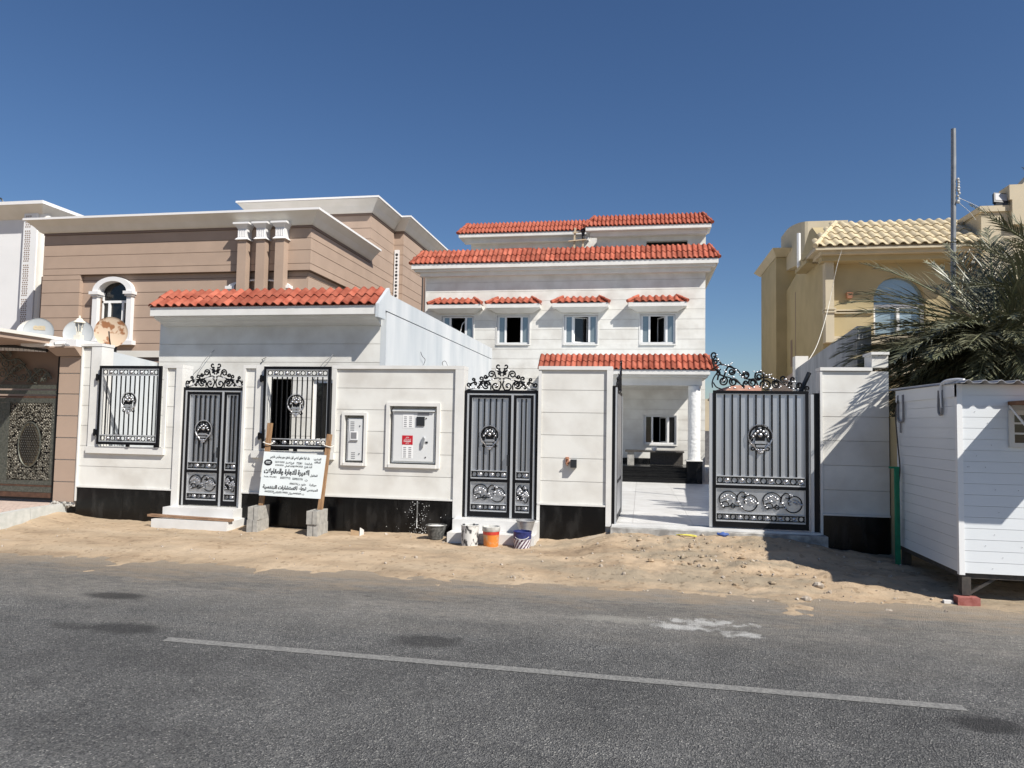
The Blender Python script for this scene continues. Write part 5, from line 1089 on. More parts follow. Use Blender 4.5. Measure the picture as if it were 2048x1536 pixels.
ls = part(tv, 'lattice_strip', MB().box(-10.26, -10.06, 28.64, 28.698, 5.6, 9.0), M['pilaster_white'])
lh = MB()
for i in range(22): lh.ball((-10.16, 28.638, 5.75+i*0.145), 0.05 if i % 3 else 0.065, 6, 4, 1, 0.15, 1)
part(ls, 'lattice_holes', lh, M['dark_room'])
# arched window with white surround
def arch_window(root, cx, y, hw, z0, zs, zt, col_w, detail=True):
    ring = MB(); n = 16; rx, rz = hw, zt-zs
    for k in range(n):
        t0, t1 = PI*k/n, PI*(k+1)/n
        q = []
        for yy_ in (y-0.16, y+0.12):
            for t in (t0, t1):
                for s in (1.0, 1.0+col_w/hw*1.0): q.append((cx+rx*s*math.cos(t), yy_, zs+(rz*s)*math.sin(t)))
        # q: y0t0 in,out ; y0t1 in,out ; y1t0 in,out ; y1t1 in,out
        ring.add(q, [(0, 1, 3, 2), (4, 6, 7, 5), (1, 5, 7, 3), (0, 2, 6, 4)])
    aw = part(root, 'arched_window', ring, M['pilaster_white'])
    cm = MB()
    for sg in (-1, 1):
        xa, xb = sorted((cx+sg*hw, cx+sg*(hw+col_w)))
        cm.box(xa+0.02, xb-0.02, y-0.15, y+0.12, z0, zs-0.16); cm.box(xa-0.06, xb+0.06, y-0.24, y+0.12, zs-0.10, zs); cm.box(xa-0.02, xb+0.02, y-0.20, y+0.12, zs-0.159, zs-0.101)
    part(aw, 'window_columns', cm, M['pilaster_white'])
    part(aw, 'sill', MB().box(cx-hw-col_w-0.1, cx+hw+col_w+0.1, y-0.2, y+0.1, z0-0.14, z0-0.002), M['pilaster_white'])
    gl_ = MB(); gl_.add([(cx-hw, y+0.13, z0)]+[(cx+hw*math.cos(PI-PI*k/16), y+0.13, zs+rz*math.sin(PI*k/16)) for k in range(17)]+[(cx+hw, y+0.13, z0)], [tuple(range(18, -1, -1))])
    part(aw, 'pane', gl_, M['glass_dark'])
    fm = MB(); fm.box(cx-hw, cx+hw, y+0.07, y+0.125, zs-0.35, zs-0.27)
    for t in (-0.48, 0.48): fm.box(cx+hw*t-0.035, cx+hw*t+0.035, y+0.06, y+0.125, z0, zs-0.351)
    fm.box(cx-hw, cx-hw+0.04, y+0.07, y+0.125, z0, zs); fm.box(cx+hw-0.04, cx+hw, y+0.07, y+0.125, z0, zs)
    part(aw, 'window_frame', fm, M['upvc'])
arch_window(tv, -17.31, TY+0.15, 0.53, 4.28, 5.92, 6.27, 0.22)
# second arch mostly hidden by the pilasters
arch_window(tv, -12.05, TY+0.15, 0.85, 3.6, 6.02, 6.19, 0.20)
for i, cx in enumerate((-12.50, -11.86, -11.21)):
    sh = MB().box(cx-0.15, cx+0.15, TY-0.29, TY-0.001, 2.9, 7.46)
    p_ = part(tv, 'pilaster', sh, M['tan'])
    cap = MB().hexa([(cx-0.22, TY-0.36, 7.45), (cx+0.22, TY-0.36, 7.45), (cx+0.22, TY-0.002, 7.45), (cx-0.22, TY-0.002, 7.45), (cx-0.155, TY-0.30, 7.53), (cx+0.155, TY-0.30, 7.53), (cx+0.155, TY-0.002, 7.53), (cx-0.155, TY-0.002, 7.53)])
    cap.box(cx-0.155, cx+0.155, TY-0.30, TY-0.002, 7.53, 7.80)
    cap.hexa([(cx-0.155, TY-0.30, 7.80), (cx+0.155, TY-0.30, 7.80), (cx+0.155, TY-0.002, 7.80), (cx-0.155, TY-0.002, 7.80), (cx-0.25, TY-0.40, 7.93), (cx+0.25, TY-0.40, 7.93), (cx+0.25, TY-0.002, 7.93), (cx-0.25, TY-0.002, 7.93)])
    cap.box(cx-0.27, cx+0.27, TY-0.42, TY-0.002, 7.93, 7.99)
    for k in range(5): cap.box(cx-0.13+k*0.06-0.012, cx-0.13+k*0.06+0.012, TY-0.315, TY-0.30, 7.54, 7.80)
    part(p_, 'capital', cap, M['pilaster_white'])
cvs = thing('villa_beam', 'cream roof beam of the villa car shelter behind the first grille', 'beam', (-11, 13.5, 2.9))
part(cvs, 'beam_body', MB().box(-13.5, -9.75, 13.6, 13.85, 3.03, 3.17), M['cream']); part(cvs, 'beam_lower_board', MB().box(-13.5, -9.75, 13.65, 13.8, 2.86, 3.028), M['tan'])  # cream beam with a tan board below it
part(cvs, 'brace', MB().bar((-9.95, 13.6, 2.86), (-9.78, 13.6, 2.6), 0.05, 0.05), M['cream'])
yl = thing('yard_wall', 'tan yard wall of the left villa behind the dishes', 'wall', (-14, 14.2, 0)); part(yl, 'wall_body', MB().box(-30, -9.6, 14.2, 14.4, -0.1, 2.75), M['tan'])

# ------------------------------------------------------------------ white house far left
WYh = 23.0
wh = thing('white_house', 'white neighbour house with a pierced corner pilaster at the left edge', 'house', (-26, WYh, 0))
part(wh, 'wall', MB().box(-36, -22.45, WYh, 40, -0.2, 9.25), M['white_house'])
pil_ = part(wh, 'corner_pilaster', MB().box(-22.62, -22.05, WYh-0.22, WYh+1.0, -0.2, 9.25), M['white_house'])
part(pil_, 'round_edge', MB().lathe([(0.22, -0.2), (0.22, 9.24)], (-22.0, WYh+0.05, 0), 16), M['cream'], True)
lt = MB()
for i in range(70):
    z_ = 3.6+i*0.08
    if i % 16 == 15: continue
    for k in range(3): lt.box(-22.55+k*0.085+(i % 2)*0.02, -22.50+k*0.085+(i % 2)*0.02, WYh-0.224, WYh-0.22, z_, z_+0.045)
part(pil_, 'lattice_holes', lt, M['tan_dark'])
co2 = MB(); co2.box(-36, -21.55, WYh-0.55, 40, 9.50, 9.62); part(wh, 'cornice_edge', co2, M['pilaster_white'])
part(wh, 'cornice', MB().hexa([(-36, WYh-0.02, 9.1), (-22.02, WYh-0.02, 9.1), (-22.02, 40, 9.1), (-36, 40, 9.1), (-36, WYh-0.5, 9.498), (-21.6, WYh-0.5, 9.498), (-21.6, 40, 9.498), (-36, 40, 9.498)]), M['cream'])
loose_cable([(-24.6, 23.2, 9.62), (-24.4, 23.2, 9.95), (-24.1, 23.2, 10.0), (-23.9, 23.2, 9.62)], 'black cable loop on the roof edge of the white house', 'dark_plastic', 0.03)
loose_cable([(-23.6, 23.2, 9.62), (-23.4, 23.2, 9.80), (-23.1, 23.2, 9.78), (-22.95, 23.2, 9.62)], 'smaller black cable loop beside the first on the white house', 'dark_plastic', 0.03)

# ------------------------------------------------------------------ neighbour's ornate gate, pier and canopy
pier = thing('gate_pier', 'tan stone gate pier beside the ornate bronze gate', 'pier', (-9.8, 11, 0.2))
part(pier, 'pier_core', MB().box(-10.02, -9.60, 11.014, 11.4, 0.2, 2.86), M['cream'])
courses(pier, 'pier_block', -10.02, -9.60, 10.99, [0.27, 0.62, 1.0, 1.38, 1.76, 2.14, 2.5, 2.80], [], M['tan'], gap=0.016, depth=0.024)
part(pier, 'pier_cap', MB().hexa([(-10.06, 10.95, 2.80), (-9.58, 10.95, 2.80), (-9.58, 11.4, 2.80), (-10.06, 11.4, 2.80), (-10.16, 10.82, 2.93), (-9.585, 10.82, 2.93), (-9.585, 11.4, 2.93), (-10.16, 11.4, 2.93)]).box(-10.17, -9.585, 10.80, 11.4, 2.931, 2.955), M['tan'])
part(pier, 'pier_slab', MB().box(-10.38, -9.582, 10.83, 11.4, 2.956, 3.075), M['pilaster_white'])
og = thing('ornate_gate', 'weathered bronze gate with an oval medallion and leafy scrollwork', 'gate', (-11.3, 11.15, 0.3))
y = 11.12; gx0, gx1 = -12.6, -10.08
part(og, 'gate_frame', MB().box(gx1-0.075, gx1, y-0.02, y+0.06, 0.28, 2.9).box(gx0, gx1-0.076, y-0.02, y+0.06, 0.28, 0.31), M['black_iron'])
for a, b, m_ in ((0.312, 0.40, 'old_gate_rust'), (0.405, 0.50, 'old_gate_flat'), (0.505, 0.53, 'old_gate_rust'), (0.535, 0.61, 'old_gate_flat'), (1.98, 2.06, 'old_gate_flat'), (2.065, 2.10, 'old_gate_rust'), (2.13, 2.20, 'old_gate_flat'), (2.23, 2.30, 'old_gate_flat')):
    part(og, 'gate_rail', MB().box(gx0, gx1-0.077, y-0.012, y+0.03, a, b), M[m_])
part(og, 'gate_panel', MB().box(gx0, gx1-0.077, y+0.012, y+0.03, 0.612, 1.978), M['black_iron'])
part(og, 'gate_stile', MB().box(-11.32, -11.10, y-0.014, y+0.011, 0.612, 1.978), M['old_gate_flat']); part(og, 'gate_stile', MB().box(gx1-0.155, gx1-0.078, y-0.01, y+0.011, 0.612, 1.978), M['old_gate_flat'])
ow = MB(); random.seed(3)
for i in range(15):
    for j in range(25):
        cx_, cz_ = -11.07+i*0.0605+random.uniform(-0.012, 0.012), 0.645+j*0.0545+random.uniform(-0.012, 0.012)
        if ((cx_+10.66)/0.235)**2+((cz_-1.24)/0.40)**2 < 1.05 or cx_ > -10.20: continue
        c_ = curl(cx_, cz_, random.uniform(0.024, 0.036), random.uniform(0, 6.28), random.uniform(0.9, 1.3), random.choice((1, -1)), 0.3, 9)
        ow.tube([(u, y-0.004, v) for u, v in c_], 0.0085, 4)
        ow.ball((cx_+random.uniform(-0.03, 0.03), y-0.002, cz_+random.uniform(-0.03, 0.03)), 0.016, 5, 3, 1.2, 0.6, 1.2)
for cx0 in (-11.38, -11.5, -11.62, -11.74):
    for j in range(25): ow.ring((cx0, y-0.004, 0.65+j*0.0545), 0.026, 0.008, 8, 4)
part(og, 'leaf_scrollwork', ow, M['old_gate'], True, kind='stuff')
med = MB(); n = 28
med.add([(-10.66, y-0.03, 1.24)]+[(-10.66+0.215*math.cos(2*PI*k/n), y-0.012, 1.24+0.385*math.sin(2*PI*k/n)) for k in range(n)], [(0, 1+(k+1) % n, 1+k) for k in range(n)])
md = part(og, 'medallion', med, M['old_gate_gold'], True)
part(md, 'medallion_ring', MB().tube([(-10.66+0.225*math.cos(2*PI*k/n), y-0.012, 1.24+0.395*math.sin(2*PI*k/n)) for k in range(n+1)], 0.013, 5, cap=False), M['old_gate_flat'], True)
mh_ = MB()
for i in range(9):
    for j in range(17):
        u, v = (i-4)*0.047+(j % 2)*0.02, (j-8)*0.044
        if (u/0.20)**2+(v/0.36)**2 < 1: mh_.ring((-10.66+u, y-0.03+0.016*((u/0.2)**2+(v/0.36)**2), 1.24+v), 0.017, 0.0055, 7, 4)
part(md, 'medallion_tracery', mh_, M['black_iron'])
oc = MB(); random.seed(11)
for cx_, cz_, r_, a_, d_ in ((-11.14, 2.42, 0.09, 0, 1), (-11.02, 2.40, 0.075, 2, -1), (-11.12, 2.56, 0.08, 1, 1), (-10.98, 2.58, 0.07, 4, -1), (-10.88, 2.44, 0.075, 3, 1), (-10.90, 2.62, 0.06, 0.5, 1), (-10.76, 2.50, 0.07, 2.5, -1), (-10.72, 2.38, 0.06, 1, 1), (-10.60, 2.40, 0.075, 5, -1), (-10.52, 2.52, 0.07, 2, 1), (-10.43, 2.40, 0.06, 3.3, -1), (-10.36, 2.48, 0.05, 1.2, 1), (-11.24, 2.68, 0.09, 2, 1), (-11.08, 2.72, 0.06, 1, -1), (-11.3, 2.5, 0.1, 3, -1), (-10.62, 2.56, 0.04, 0, 1), (-11.2, 2.84, 0.07, 2, -1), (-11.4, 2.75, 0.1, 0, 1)):
    oc.tube([(u, y-0.01, v) for u, v in curl(cx_, cz_, r_, a_, 1.5, d_, 0.2, 16)], 0.013, 5, 0.008)
for path in (((-11.3, 2.33), (-11.15, 2.5), (-10.95, 2.66), (-10.78, 2.56), (-10.68, 2.36)), ((-10.8, 2.34), (-10.66, 2.46), (-10.5, 2.58), (-10.34, 2.5), (-10.28, 2.4)), ((-11.4, 2.9), (-11.2, 2.74), (-11.0, 2.76), (-10.84, 2.66)), ((-10.5, 2.36), (-10.4, 2.5), (-10.3, 2.44))):
    tube2(oc, path, y-0.01, 0.015, 5, 5)
part(og, 'gate_crest', oc, M['old_gate_flat'], True)
part(og, 'dark_infill', MB().box(gx0, gx1-0.077, y+0.05, y+0.055, 2.302, 2.95), M['tan_dark'])
# curved valance under the canopy
cvn = thing('entrance_canopy', 'flat cream canopy jutting over the ornate gate with a scalloped valance', 'canopy', (-11, 10.4, 3.1))
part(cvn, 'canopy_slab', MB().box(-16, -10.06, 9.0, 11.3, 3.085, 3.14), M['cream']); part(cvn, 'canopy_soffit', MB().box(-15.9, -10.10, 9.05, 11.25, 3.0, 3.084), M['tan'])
va = MB()
for k in range(26):
    x0 = -12.3+k*0.077; zc_ = lambda x: 2.955-0.035*((x+11.6)/1.3)**2*1.0
    va.hexa([(x0, 10.98, zc_(x0)-0.05), (x0+0.062, 10.98, zc_(x0+0.062)-0.05), (x0+0.062, 11.02, zc_(x0+0.062)-0.05), (x0, 11.02, zc_(x0)-0.05), (x0, 10.98, zc_(x0)), (x0+0.062, 10.98, zc_(x0+0.062)), (x0+0.062, 11.02, zc_(x0+0.062)), (x0, 11.02, zc_(x0))])
part(cvn, 'valance', va, M['pilaster_white'])
vb = MB(); vb.tube(spline([(-12.4, 11.0, 2.985), (-11.6, 11.0, 2.975), (-10.9, 11.0, 2.96), (-10.30, 11.0, 2.90)], 6), 0.03, 6); part(cvn, 'valance_rail', vb, M['dark_plastic'])
part(cvn, 'canopy_fascia', MB().box(-10.60, -10.07, 10.75, 11.3, 2.957, 2.998), M['pilaster_white'])
# lamp, camera, dishes
lp = thing('wall_lantern', 'cream lantern standing on the tan gate pier', 'lantern', (-9.68, 11.0, 3.075))
part(lp, 'lantern_base', MB().box(-9.74, -9.62, 10.95, 11.05, 3.076, 3.17).box(-9.71, -9.65, 10.97, 11.03, 3.17, 3.23), M['lamp_white'])
part(lp, 'lantern_glass', MB().lathe([(0.035, 0), (0.065, 0.15)], (-9.68, 11.0, 3.235), 6), M['lamp_glass'])
rb_ = MB()
for k in range(6): a = 2*PI*k/6; rb_.tube([(-9.68+0.037*math.cos(a), 11+0.037*math.sin(a), 3.23), (-9.68+0.068*math.cos(a), 11+0.068*math.sin(a), 3.39)], 0.007, 4)
part(lp, 'lantern_ribs', rb_, M['lamp_white'])
part(lp, 'lantern_cap', MB().lathe([(0.10, 0), (0.095, 0.02), (0.055, 0.05), (0.045, 0.075), (0.015, 0.085), (0.02, 0.11), (0.002, 0.13)], (-9.68, 11.0, 3.388), 12), M['lamp_white'], True)
cc = thing('security_camera', 'small white security camera fixed to the edge of the pier slab', 'camera', (-9.82, 10.8, 2.99))
part(cc, 'camera_body', MB().tube([(-9.90, 10.74, 2.99), (-9.76, 10.79, 3.005)], 0.032, 10), M['upvc'], True); part(cc, 'camera_lens', MB().tube([(-9.915, 10.735, 2.988), (-9.901, 10.74, 2.99)], 0.027, 10), M['dark_plastic']); part(cc, 'camera_bracket', MB().bar((-9.76, 10.79, 2.99), (-9.70, 10.83, 2.965), 0.02, 0.03), M['grey_plastic'])
def dish(label, x, y, z, r, aim, mt, depth=0.09, arm=True, text=None, stand=0.5):
    t = thing('satellite_dish', label, 'satellite dish', (x, y, z-r), 'satellite dishes on the villa yard')
    n_ = Vector(aim).normalized(); q = n_.to_track_quat('Z', 'Y').to_matrix().to_4x4(); mx = Matrix.Translation((x, y, z)) @ q
    prof = [(r*k/8, depth*(k/8)**2) for k in range(9)]; prof[0] = (0.002, 0)
    m = MB().lathe(prof+[(r*1.01, depth+0.004), (r*1.0, depth-0.012)]+[(r*k/8, depth*(k/8)**2-0.014) for k in range(7, 0, -1)], (0, 0, 0), 28, cap=False).xf(mx)
    part(t, 'dish_pan', m, mt, True)
    if arm:
        part(t, 'feed_arm', MB().tube([tuple(mx @ Vector(p)) for p in ((0, -r*0.9, depth), (0, -r*0.45, r*0.55), (0, 0.0, r*0.75))], 0.012, 5), M['steel_dark'])
    part(t, 'mast', MB().tube([(x, y+0.12, z), (x, y+0.12, z-r-stand)], 0.025, 6), M['steel_dark'])
    if text:
        vs, fs = text_mesh(text, r*0.52, 0.012); rt = Vector((0, 0, 1)).cross(n_).normalized(); upv = n_.cross(rt); c0 = Vector((x, y, z))+upv*r*0.35
        dz = lambda u, v: depth*((u*u+(v+r*0.35)**2)/(r*r))+0.006
        part(t, 'dish_logo', MB().add([tuple(c0+rt*u+upv*v+n_*dz(u, v)) for u, v, _ in vs], fs), M['beige_logo'])
dish('pale satellite dish marked osn, overlapping another dish', -11.72, 12.3, 3.40, 0.275, (0.45, -1, 0.12), M['dish'], 0.05, text='osn', arm=False)
dish('cream dish half hidden behind the osn dish', -12.18, 12.6, 3.42, 0.265, (0.35, -1, 0.2), M['cream'], 0.05, arm=False)
dish('pale dish with a chipped rim behind the lantern', -10.82, 12.3, 3.36, 0.27, (0.4, -1, 0.15), M['dish'], 0.05, arm=False)
dish('rust blotched dish with a bent feed arm above the first grille', -10.02, 12.2, 3.38, 0.29, (0.5, -1, -0.05), M['dish_rust'], 0.05)

# paved ramp with kerb in front of the ornate gate
rp = thing('paved_ramp', None, None); rp['kind'] = 'structure'
rz_ = lambda yy_: 0.23-0.0*(11-yy_)-0.10*max(0, (10.2-yy_))/2.2
part(rp, 'ramp_bed', MB().hexa([(-16, 8.0, -0.3), (-9.86, 8.0, -0.3), (-9.86, 11.4, -0.3), (-16, 11.4, -0.3), (-16, 8.0, rz_(8.0)-0.012), (-9.86, 8.0, rz_(8)-0.012), (-9.86, 11.4, 0.238), (-16, 11.4, 0.238)]), M['concrete'])
pv = MB()
zig = [0, 0.035, 0, 0.035, 0]
for j in range(26):
    y0 = 8.05+j*0.12
    for i in range(22):
        x0 = -9.88-(i+1)*0.2
        top = [(x0+0.196-0.048*k, y0+zig[k]) for k in range(5)][::-1]; n = len(top)
        poly = [(u, v) for u, v in top]+[(u, v+0.114) for u, v in reversed(top)]
        b0 = MB().prism(poly, 'z', -0.05, 0.0); zz = rz_(y0)+random.uniform(0, 0.003)
        pv.add([(u, v, w_+zz) for u, v, w_ in b0.v], b0.f)
part(rp, 'pavers', pv, M['paver'], kind='stuff')
for k in range(4):
    a, b = 8.0+k*0.75, 8.0+(k+1)*0.75-0.006
    part(rp, 'kerb_stone', MB().hexa([(-9.86, a, -0.3), (-9.72, a, -0.3), (-9.72, b, -0.3), (-9.86, b, -0.3), (-9.86, a, rz_(a)+0.015), (-9.74, a, rz_(a)+0.015), (-9.74, b, rz_(b)+0.015), (-9.86, b, rz_(b)+0.015)]), M['kerb'])
fr_ = MB(); random.seed(5)
for i in range(26): fr_.ball((random.uniform(-10.0, -9.62), random.uniform(10.9, 10.99), random.uniform(0.2, 0.27)), random.uniform(0.015, 0.035), 6, 4)
single('broken_mortar', fr_, M['concrete'], kind='stuff')

# ------------------------------------------------------------------ yellow house on the right
EY = 17.5
yh = thing('yellow_house', 'yellow rendered house with a cream tiled roof behind the palm', 'house', (7, EY, 0))
part(yh, 'front_wall', holed(4.15, 7.4, EY+0.1, EY+0.35, -0.1, 5.75, [(5.25, 6.35, 3.95, 5.30)]), M['yellow'])
ar = MB(); pts = [(5.25, 4.75)]+[(5.80+0.55*math.cos(PI-PI*k/14), 4.75+0.55*math.sin(PI*k/14)) for k in range(15)]
for k in range(14):
    (u0, v0), (u1, v1) = pts[k+1], pts[k+2]
    ar.hexa([(u0, EY+0.1, v0), (u1, EY+0.1, v1), (u1, EY+0.35, v1), (u0, EY+0.35, v0), (u0, EY+0.1, 5.302), (u1, EY+0.1, 5.302), (u1, EY+0.35, 5.302), (u0, EY+0.35, 5.302)])
part(yh, 'arch_head', ar, M['yellow'])
gpl = MB().add([(5.25, EY+0.28, 3.95)]+[(u, EY+0.28, v) for u, v in pts[1:]]+[(6.35, EY+0.28, 3.95)], [tuple(range(16, -1, -1))]); M['glass_pale'] = mat('glass_pale', (0.30, 0.38, 0.42), None, rough=0.1, metal=0.3)
wy = part(yh, 'arched_window', MB().box(5.25, 6.35, EY+0.2, EY+0.27, 4.58, 4.66).box(5.25, 5.31, EY+0.2, EY+0.27, 3.95, 4.579).box(6.29, 6.35, EY+0.2, EY+0.27, 3.95, 4.579).box(5.77, 5.83, EY+0.2, EY+0.27, 3.95, 4.579), M['upvc']); part(wy, 'pane', gpl, M['glass_pale'])
part(yh, 'string_course', MB().box(4.34, 5.24, EY+0.03, EY+0.098, 4.50, 4.53).box(4.34, 5.24, EY+0.05, EY+0.098, 4.44, 4.47), M['yellow_light'])
part(yh, 'corner_pilaster', MB().box(4.15, 4.335, EY-0.16, EY+0.099, 3.75, 5.70).box(4.13, 4.37, EY-0.19, EY+0.098, 4.50, 4.535).box(4.13, 4.37, EY-0.19, EY+0.098, 4.43, 4.465), M['yellow_light'])
part(yh, 'floor_band', MB().box(4.30, 7.3, EY-0.06, EY+0.098, 3.72, 3.90), M['yellow_light']); part(yh, 'floor_band', MB().box(4.30, 7.3, EY-0.02, EY+0.098, 3.0, 3.52), M['yellow_light'])
lw_ = thing('wall_sconce', 'small terracotta wall light on the yellow house', 'wall light', (4.72, EY, 4.85)); part(lw_, 'sconce_body', MB().hexa([(4.67, EY+0.02, 4.79), (4.77, EY+0.02, 4.79), (4.77, EY+0.099, 4.79), (4.67, EY+0.099, 4.79), (4.65, EY-0.02, 4.92), (4.79, EY-0.02, 4.92), (4.79, EY+0.099, 4.92), (4.65, EY+0.099, 4.92)]), M['terracotta'])
part(yh, 'left_wall', MB().prism([(EY+0.36, -0.1), (EY+0.36, 5.72), (17.2, 5.9), (18.6, 6.75), (18.9, 6.75), (20.6, 5.95), (21.9, 5.75), (21.9, -0.1)], 'x', 4.15, 4.40), M['yellow'])
part(yh, 'body', MB().box(4.41, 12, EY+0.36, 24, -0.1, 5.9), M['yellow'])
part(yh, 'wall_recess_shade', MB().box(4.146, 4.149, 20.55, 20.62, 2.9, 5.5), M['tan_dark']); part(yh, 'slot_window', MB().box(4.146, 4.149, 21.0, 21.25, 3.5, 4.25), M['tan_dark'])  # wall recess is a flat strip with its shade put into the colour
part(yh, 'side_tower', MB().box(3.86, 5.0, 21.8, 24.4, -0.1, 6.75), M['yellow'])
part(yh, 'tower_roof', MB().hexa([(3.84, 21.7, 6.76), (5.0, 21.7, 6.76), (5.0, 24.6, 6.76), (3.84, 24.6, 6.76), (3.68, 21.3, 6.92), (5.0, 21.3, 6.92), (5.0, 24.8, 6.92), (3.68, 24.8, 6.92)]), M['yellow_light'])
ct = MB(); q = [(4.15, 22.6), (4.15, 22.0)]+[(4.55+0.40*math.cos(PI+PI/2*k/8), 21.8+0.9*math.sin(PI+PI/2*k/8)) for k in range(9)]+[(5.6, 20.9), (5.6, 22.6)]
ct.prism(q, 'z', 6.35, 7.55); part(yh, 'curved_parapet', ct, M['yellow_light'])
part(yh, 'vent_pipe', MB().tube([(4.12, 20.0, 6.05), (4.12, 20.0, 6.98)], 0.05, 8), M['upvc'], True)
part(yh, 'eave_slab', MB().box(4.0, 7.4, 17.08, EY+0.5, 5.72, 5.80).box(3.86, 7.4, 16.98, EY+0.4, 5.801, 5.86), M['yellow_light'])
part(yh, 'eave_moulding', MB().box(4.05, 7.4, 17.22, EY+0.097, 5.60, 5.719), M['yellow'])
part(yh, 'eave_slab', MB().box(3.86, 4.14, EY+0.401, 19.2, 5.72, 5.80), M['yellow'])
roof_strip(yh, 3.86, 7.36, 16.97, 5.885, 18.45, 6.80, 4, 0.222, 0.80, 0.0, M['tile_cream'])
part(yh, 'roof_block', MB().box(4.75, 7.4, 18.46, 19.5, 5.91, 6.80), M['yellow_light'])
part(yh, 'stepped_parapet', MB().box(7.38, 12, 17.25, 18.4, -0.1, 6.62).box(7.34, 12, 17.20, 18.5, 6.621, 6.75), M['yellow_light'])
gb = MB().prism([(7.95, 6.3), (7.95, 6.85), (7.90, 6.85), (7.90, 7.18), (8.15, 7.18), (8.6, 7.7), (8.9, 7.9), (12, 7.9), (12, 6.3)], 'y', 17.12, 17.6); part(yh, 'gable', gb, M['yellow_light'])
fl = thing('floodlight', 'black floodlight on the parapet of the yellow house', 'floodlight', (7.75, 17.3, 6.75))
mx = Matrix.Translation((7.78, 17.25, 6.92)) @ Matrix.Rotation(-0.35, 4, 'X') @ Matrix.Rotation(0.14, 4, 'Y')
part(fl, 'lamp_housing', MB().box(-0.14, 0.14, -0.02, 0.06, -0.12, 0.13).xf(mx), M['dark_plastic']); part(fl, 'lamp_glass', MB().box(-0.115, 0.115, -0.026, -0.021, -0.07, 0.105).xf(mx), M['flood_glass']); part(fl, 'lamp_bracket', MB().box(7.66, 7.90, 17.2, 17.3, 6.752, 6.81), M['dark_plastic'])
K = 1.30   # the house is this much larger than drawn above and stands that much further back
for o in (yh, lw_, fl):
    l0 = o.location.copy(); o.scale = (K, K, K); o.location = (l0.x*K, l0.y*K, l0.z*K-0.525)
pol = thing('flag_pole', 'bare grey metal pole with old fixings rising beside the palm', 'pole', (5.40, 13.6, 0))
part(pol, 'pole_shaft', MB().tube([(5.28, 13.6, 0), (5.395, 13.6, 6.6), (5.40, 13.6, 7.10)], 0.045, 10, 0.040), M['pole'], True)
fx = MB()
for i in range(9): fx.ball((5.44+random.uniform(-0.01, 0.02), 13.56, 5.78+i*0.05), random.uniform(0.022, 0.038), 6, 4)
part(pol, 'insulators', fx, M['bucket_grey'])
part(pol, 'wire_strand', MB().tube(spline([(5.44, 13.57, 5.78), (5.62, 13.57, 5.60), (5.72, 13.57, 5.45)], 5), 0.004, 4).tube(spline([(5.46, 13.57, 5.85), (5.7, 13.57, 5.72), (5.86, 13.57, 5.62)], 5), 0.004, 4), M['cable_white'])
loose_cable([(5.75, 22.1, 7.02), (5.62, 22.2, 6.5), (5.38, 22.2, 5.3), (4.5, 19.6, 4.0), (3.70, 17.15, 3.25)], 'thin pale cable slanting down the yellow house to the grey wall', 'cable_white', 0.008)
fh = thing('far_house', 'distant house with a red tiled roof seen through the driveway gate crest', 'house', (6, 46, 0))
part(fh, 'wall', MB().box(5.2, 10, 46, 54, -0.2, 3.69), M['yellow_light']); M['tile_haze'] = mat('tile_haze', (0.34, 0.17, 0.12), (0.44, 0.25, 0.185), 3, 0.8); part(fh, 'roof', MB().hexa([(4.85, 45.4, 3.86), (10.5, 45.4, 3.86), (10.5, 54, 3.86), (4.85, 54, 3.86), (5.6, 46.2, 4.42), (9.8, 46.2, 4.42), (9.8, 53, 4.42), (5.2, 53, 4.42)]), M['tile_haze']); part(fh, 'eave', MB().box(4.8, 10.5, 45.35, 54, 3.70, 3.85), M['yellow_light'])  # distance haze is put into the paler colour of these roof tiles
fh2 = thing('far_house', 'distant cream block seen in the gap beside the villa', 'house', (5, 60, 0)); part(fh2, 'wall', MB().box(5.05, 5.5, 60, 66, -0.2, 4.1).box(4.3, 5.05, 60.5, 66, -0.2, 3.4), M['yellow_light'])

# ------------------------------------------------------------------ palm
def frond(root, base, az, el, length, droop, dry=False, seed=0, nl=46):
    rnd = random.Random(seed); d = Vector((math.cos(az)*math.cos(el), math.sin(az)*math.cos(el), math.sin(el))); p = Vector(base); n = 14; pts = [p.copy()]
    for i in range(n):
        p = p+d*(length/n); pts.append(p.copy()); d = (d+Vector((0, 0, -droop/n*(0.4+1.2*i/n)))).normalized()
    st = MB().tube(pts, 0.022, 5, 0.004); lf = MB()
    for k in range(nl):
        t = 0.12+0.88*k/nl; i = min(n-1, int(t*n)); f = t*n-i; q = pts[i].lerp(pts[i+1], f); dd = (pts[i+1]-pts[i]).normalized()
        side = dd.cross(Vector((0, 0, 1)))
        if side.length < 0.05: side = Vector((1, 0, 0))
        side.normalize(); up = side.cross(dd)
        L = (0.56*math.sin(PI*min(1, 0.18+t*0.84))+0.12)*rnd.uniform(0.8, 1.12)*min(1.0, length/2.4)
        for sg in (-1, 1):
            v = (dd*rnd.uniform(0.9, 1.35)+side*sg*rnd.uniform(0.45, 0.8)+up*rnd.uniform(-0.1, 0.5)).normalized()
            wdt = rnd.uniform(0.008, 0.0135); wv = v.cross(up+side*rnd.uniform(-0.5, 0.5)).normalized()*wdt
            m1 = q+v*L*0.5+Vector((0, 0, -0.02*L)); e = q+v*L+Vector((0, 0, -rnd.uniform(0.05, 0.2)*L))
            lf.add([q-wv*0.5, q+wv*0.5, m1+wv, m1-wv, e], [(0, 1, 2, 3), (3, 2, 4)])
    fr = part(root, 'frond', st, M['palm_dry'] if dry else M['palm_stem'], True); part(fr, 'leaflets', lf, M['palm_dry'] if dry else M['palm_leaf'])
PB = (5.30, 11.95, 3.30)
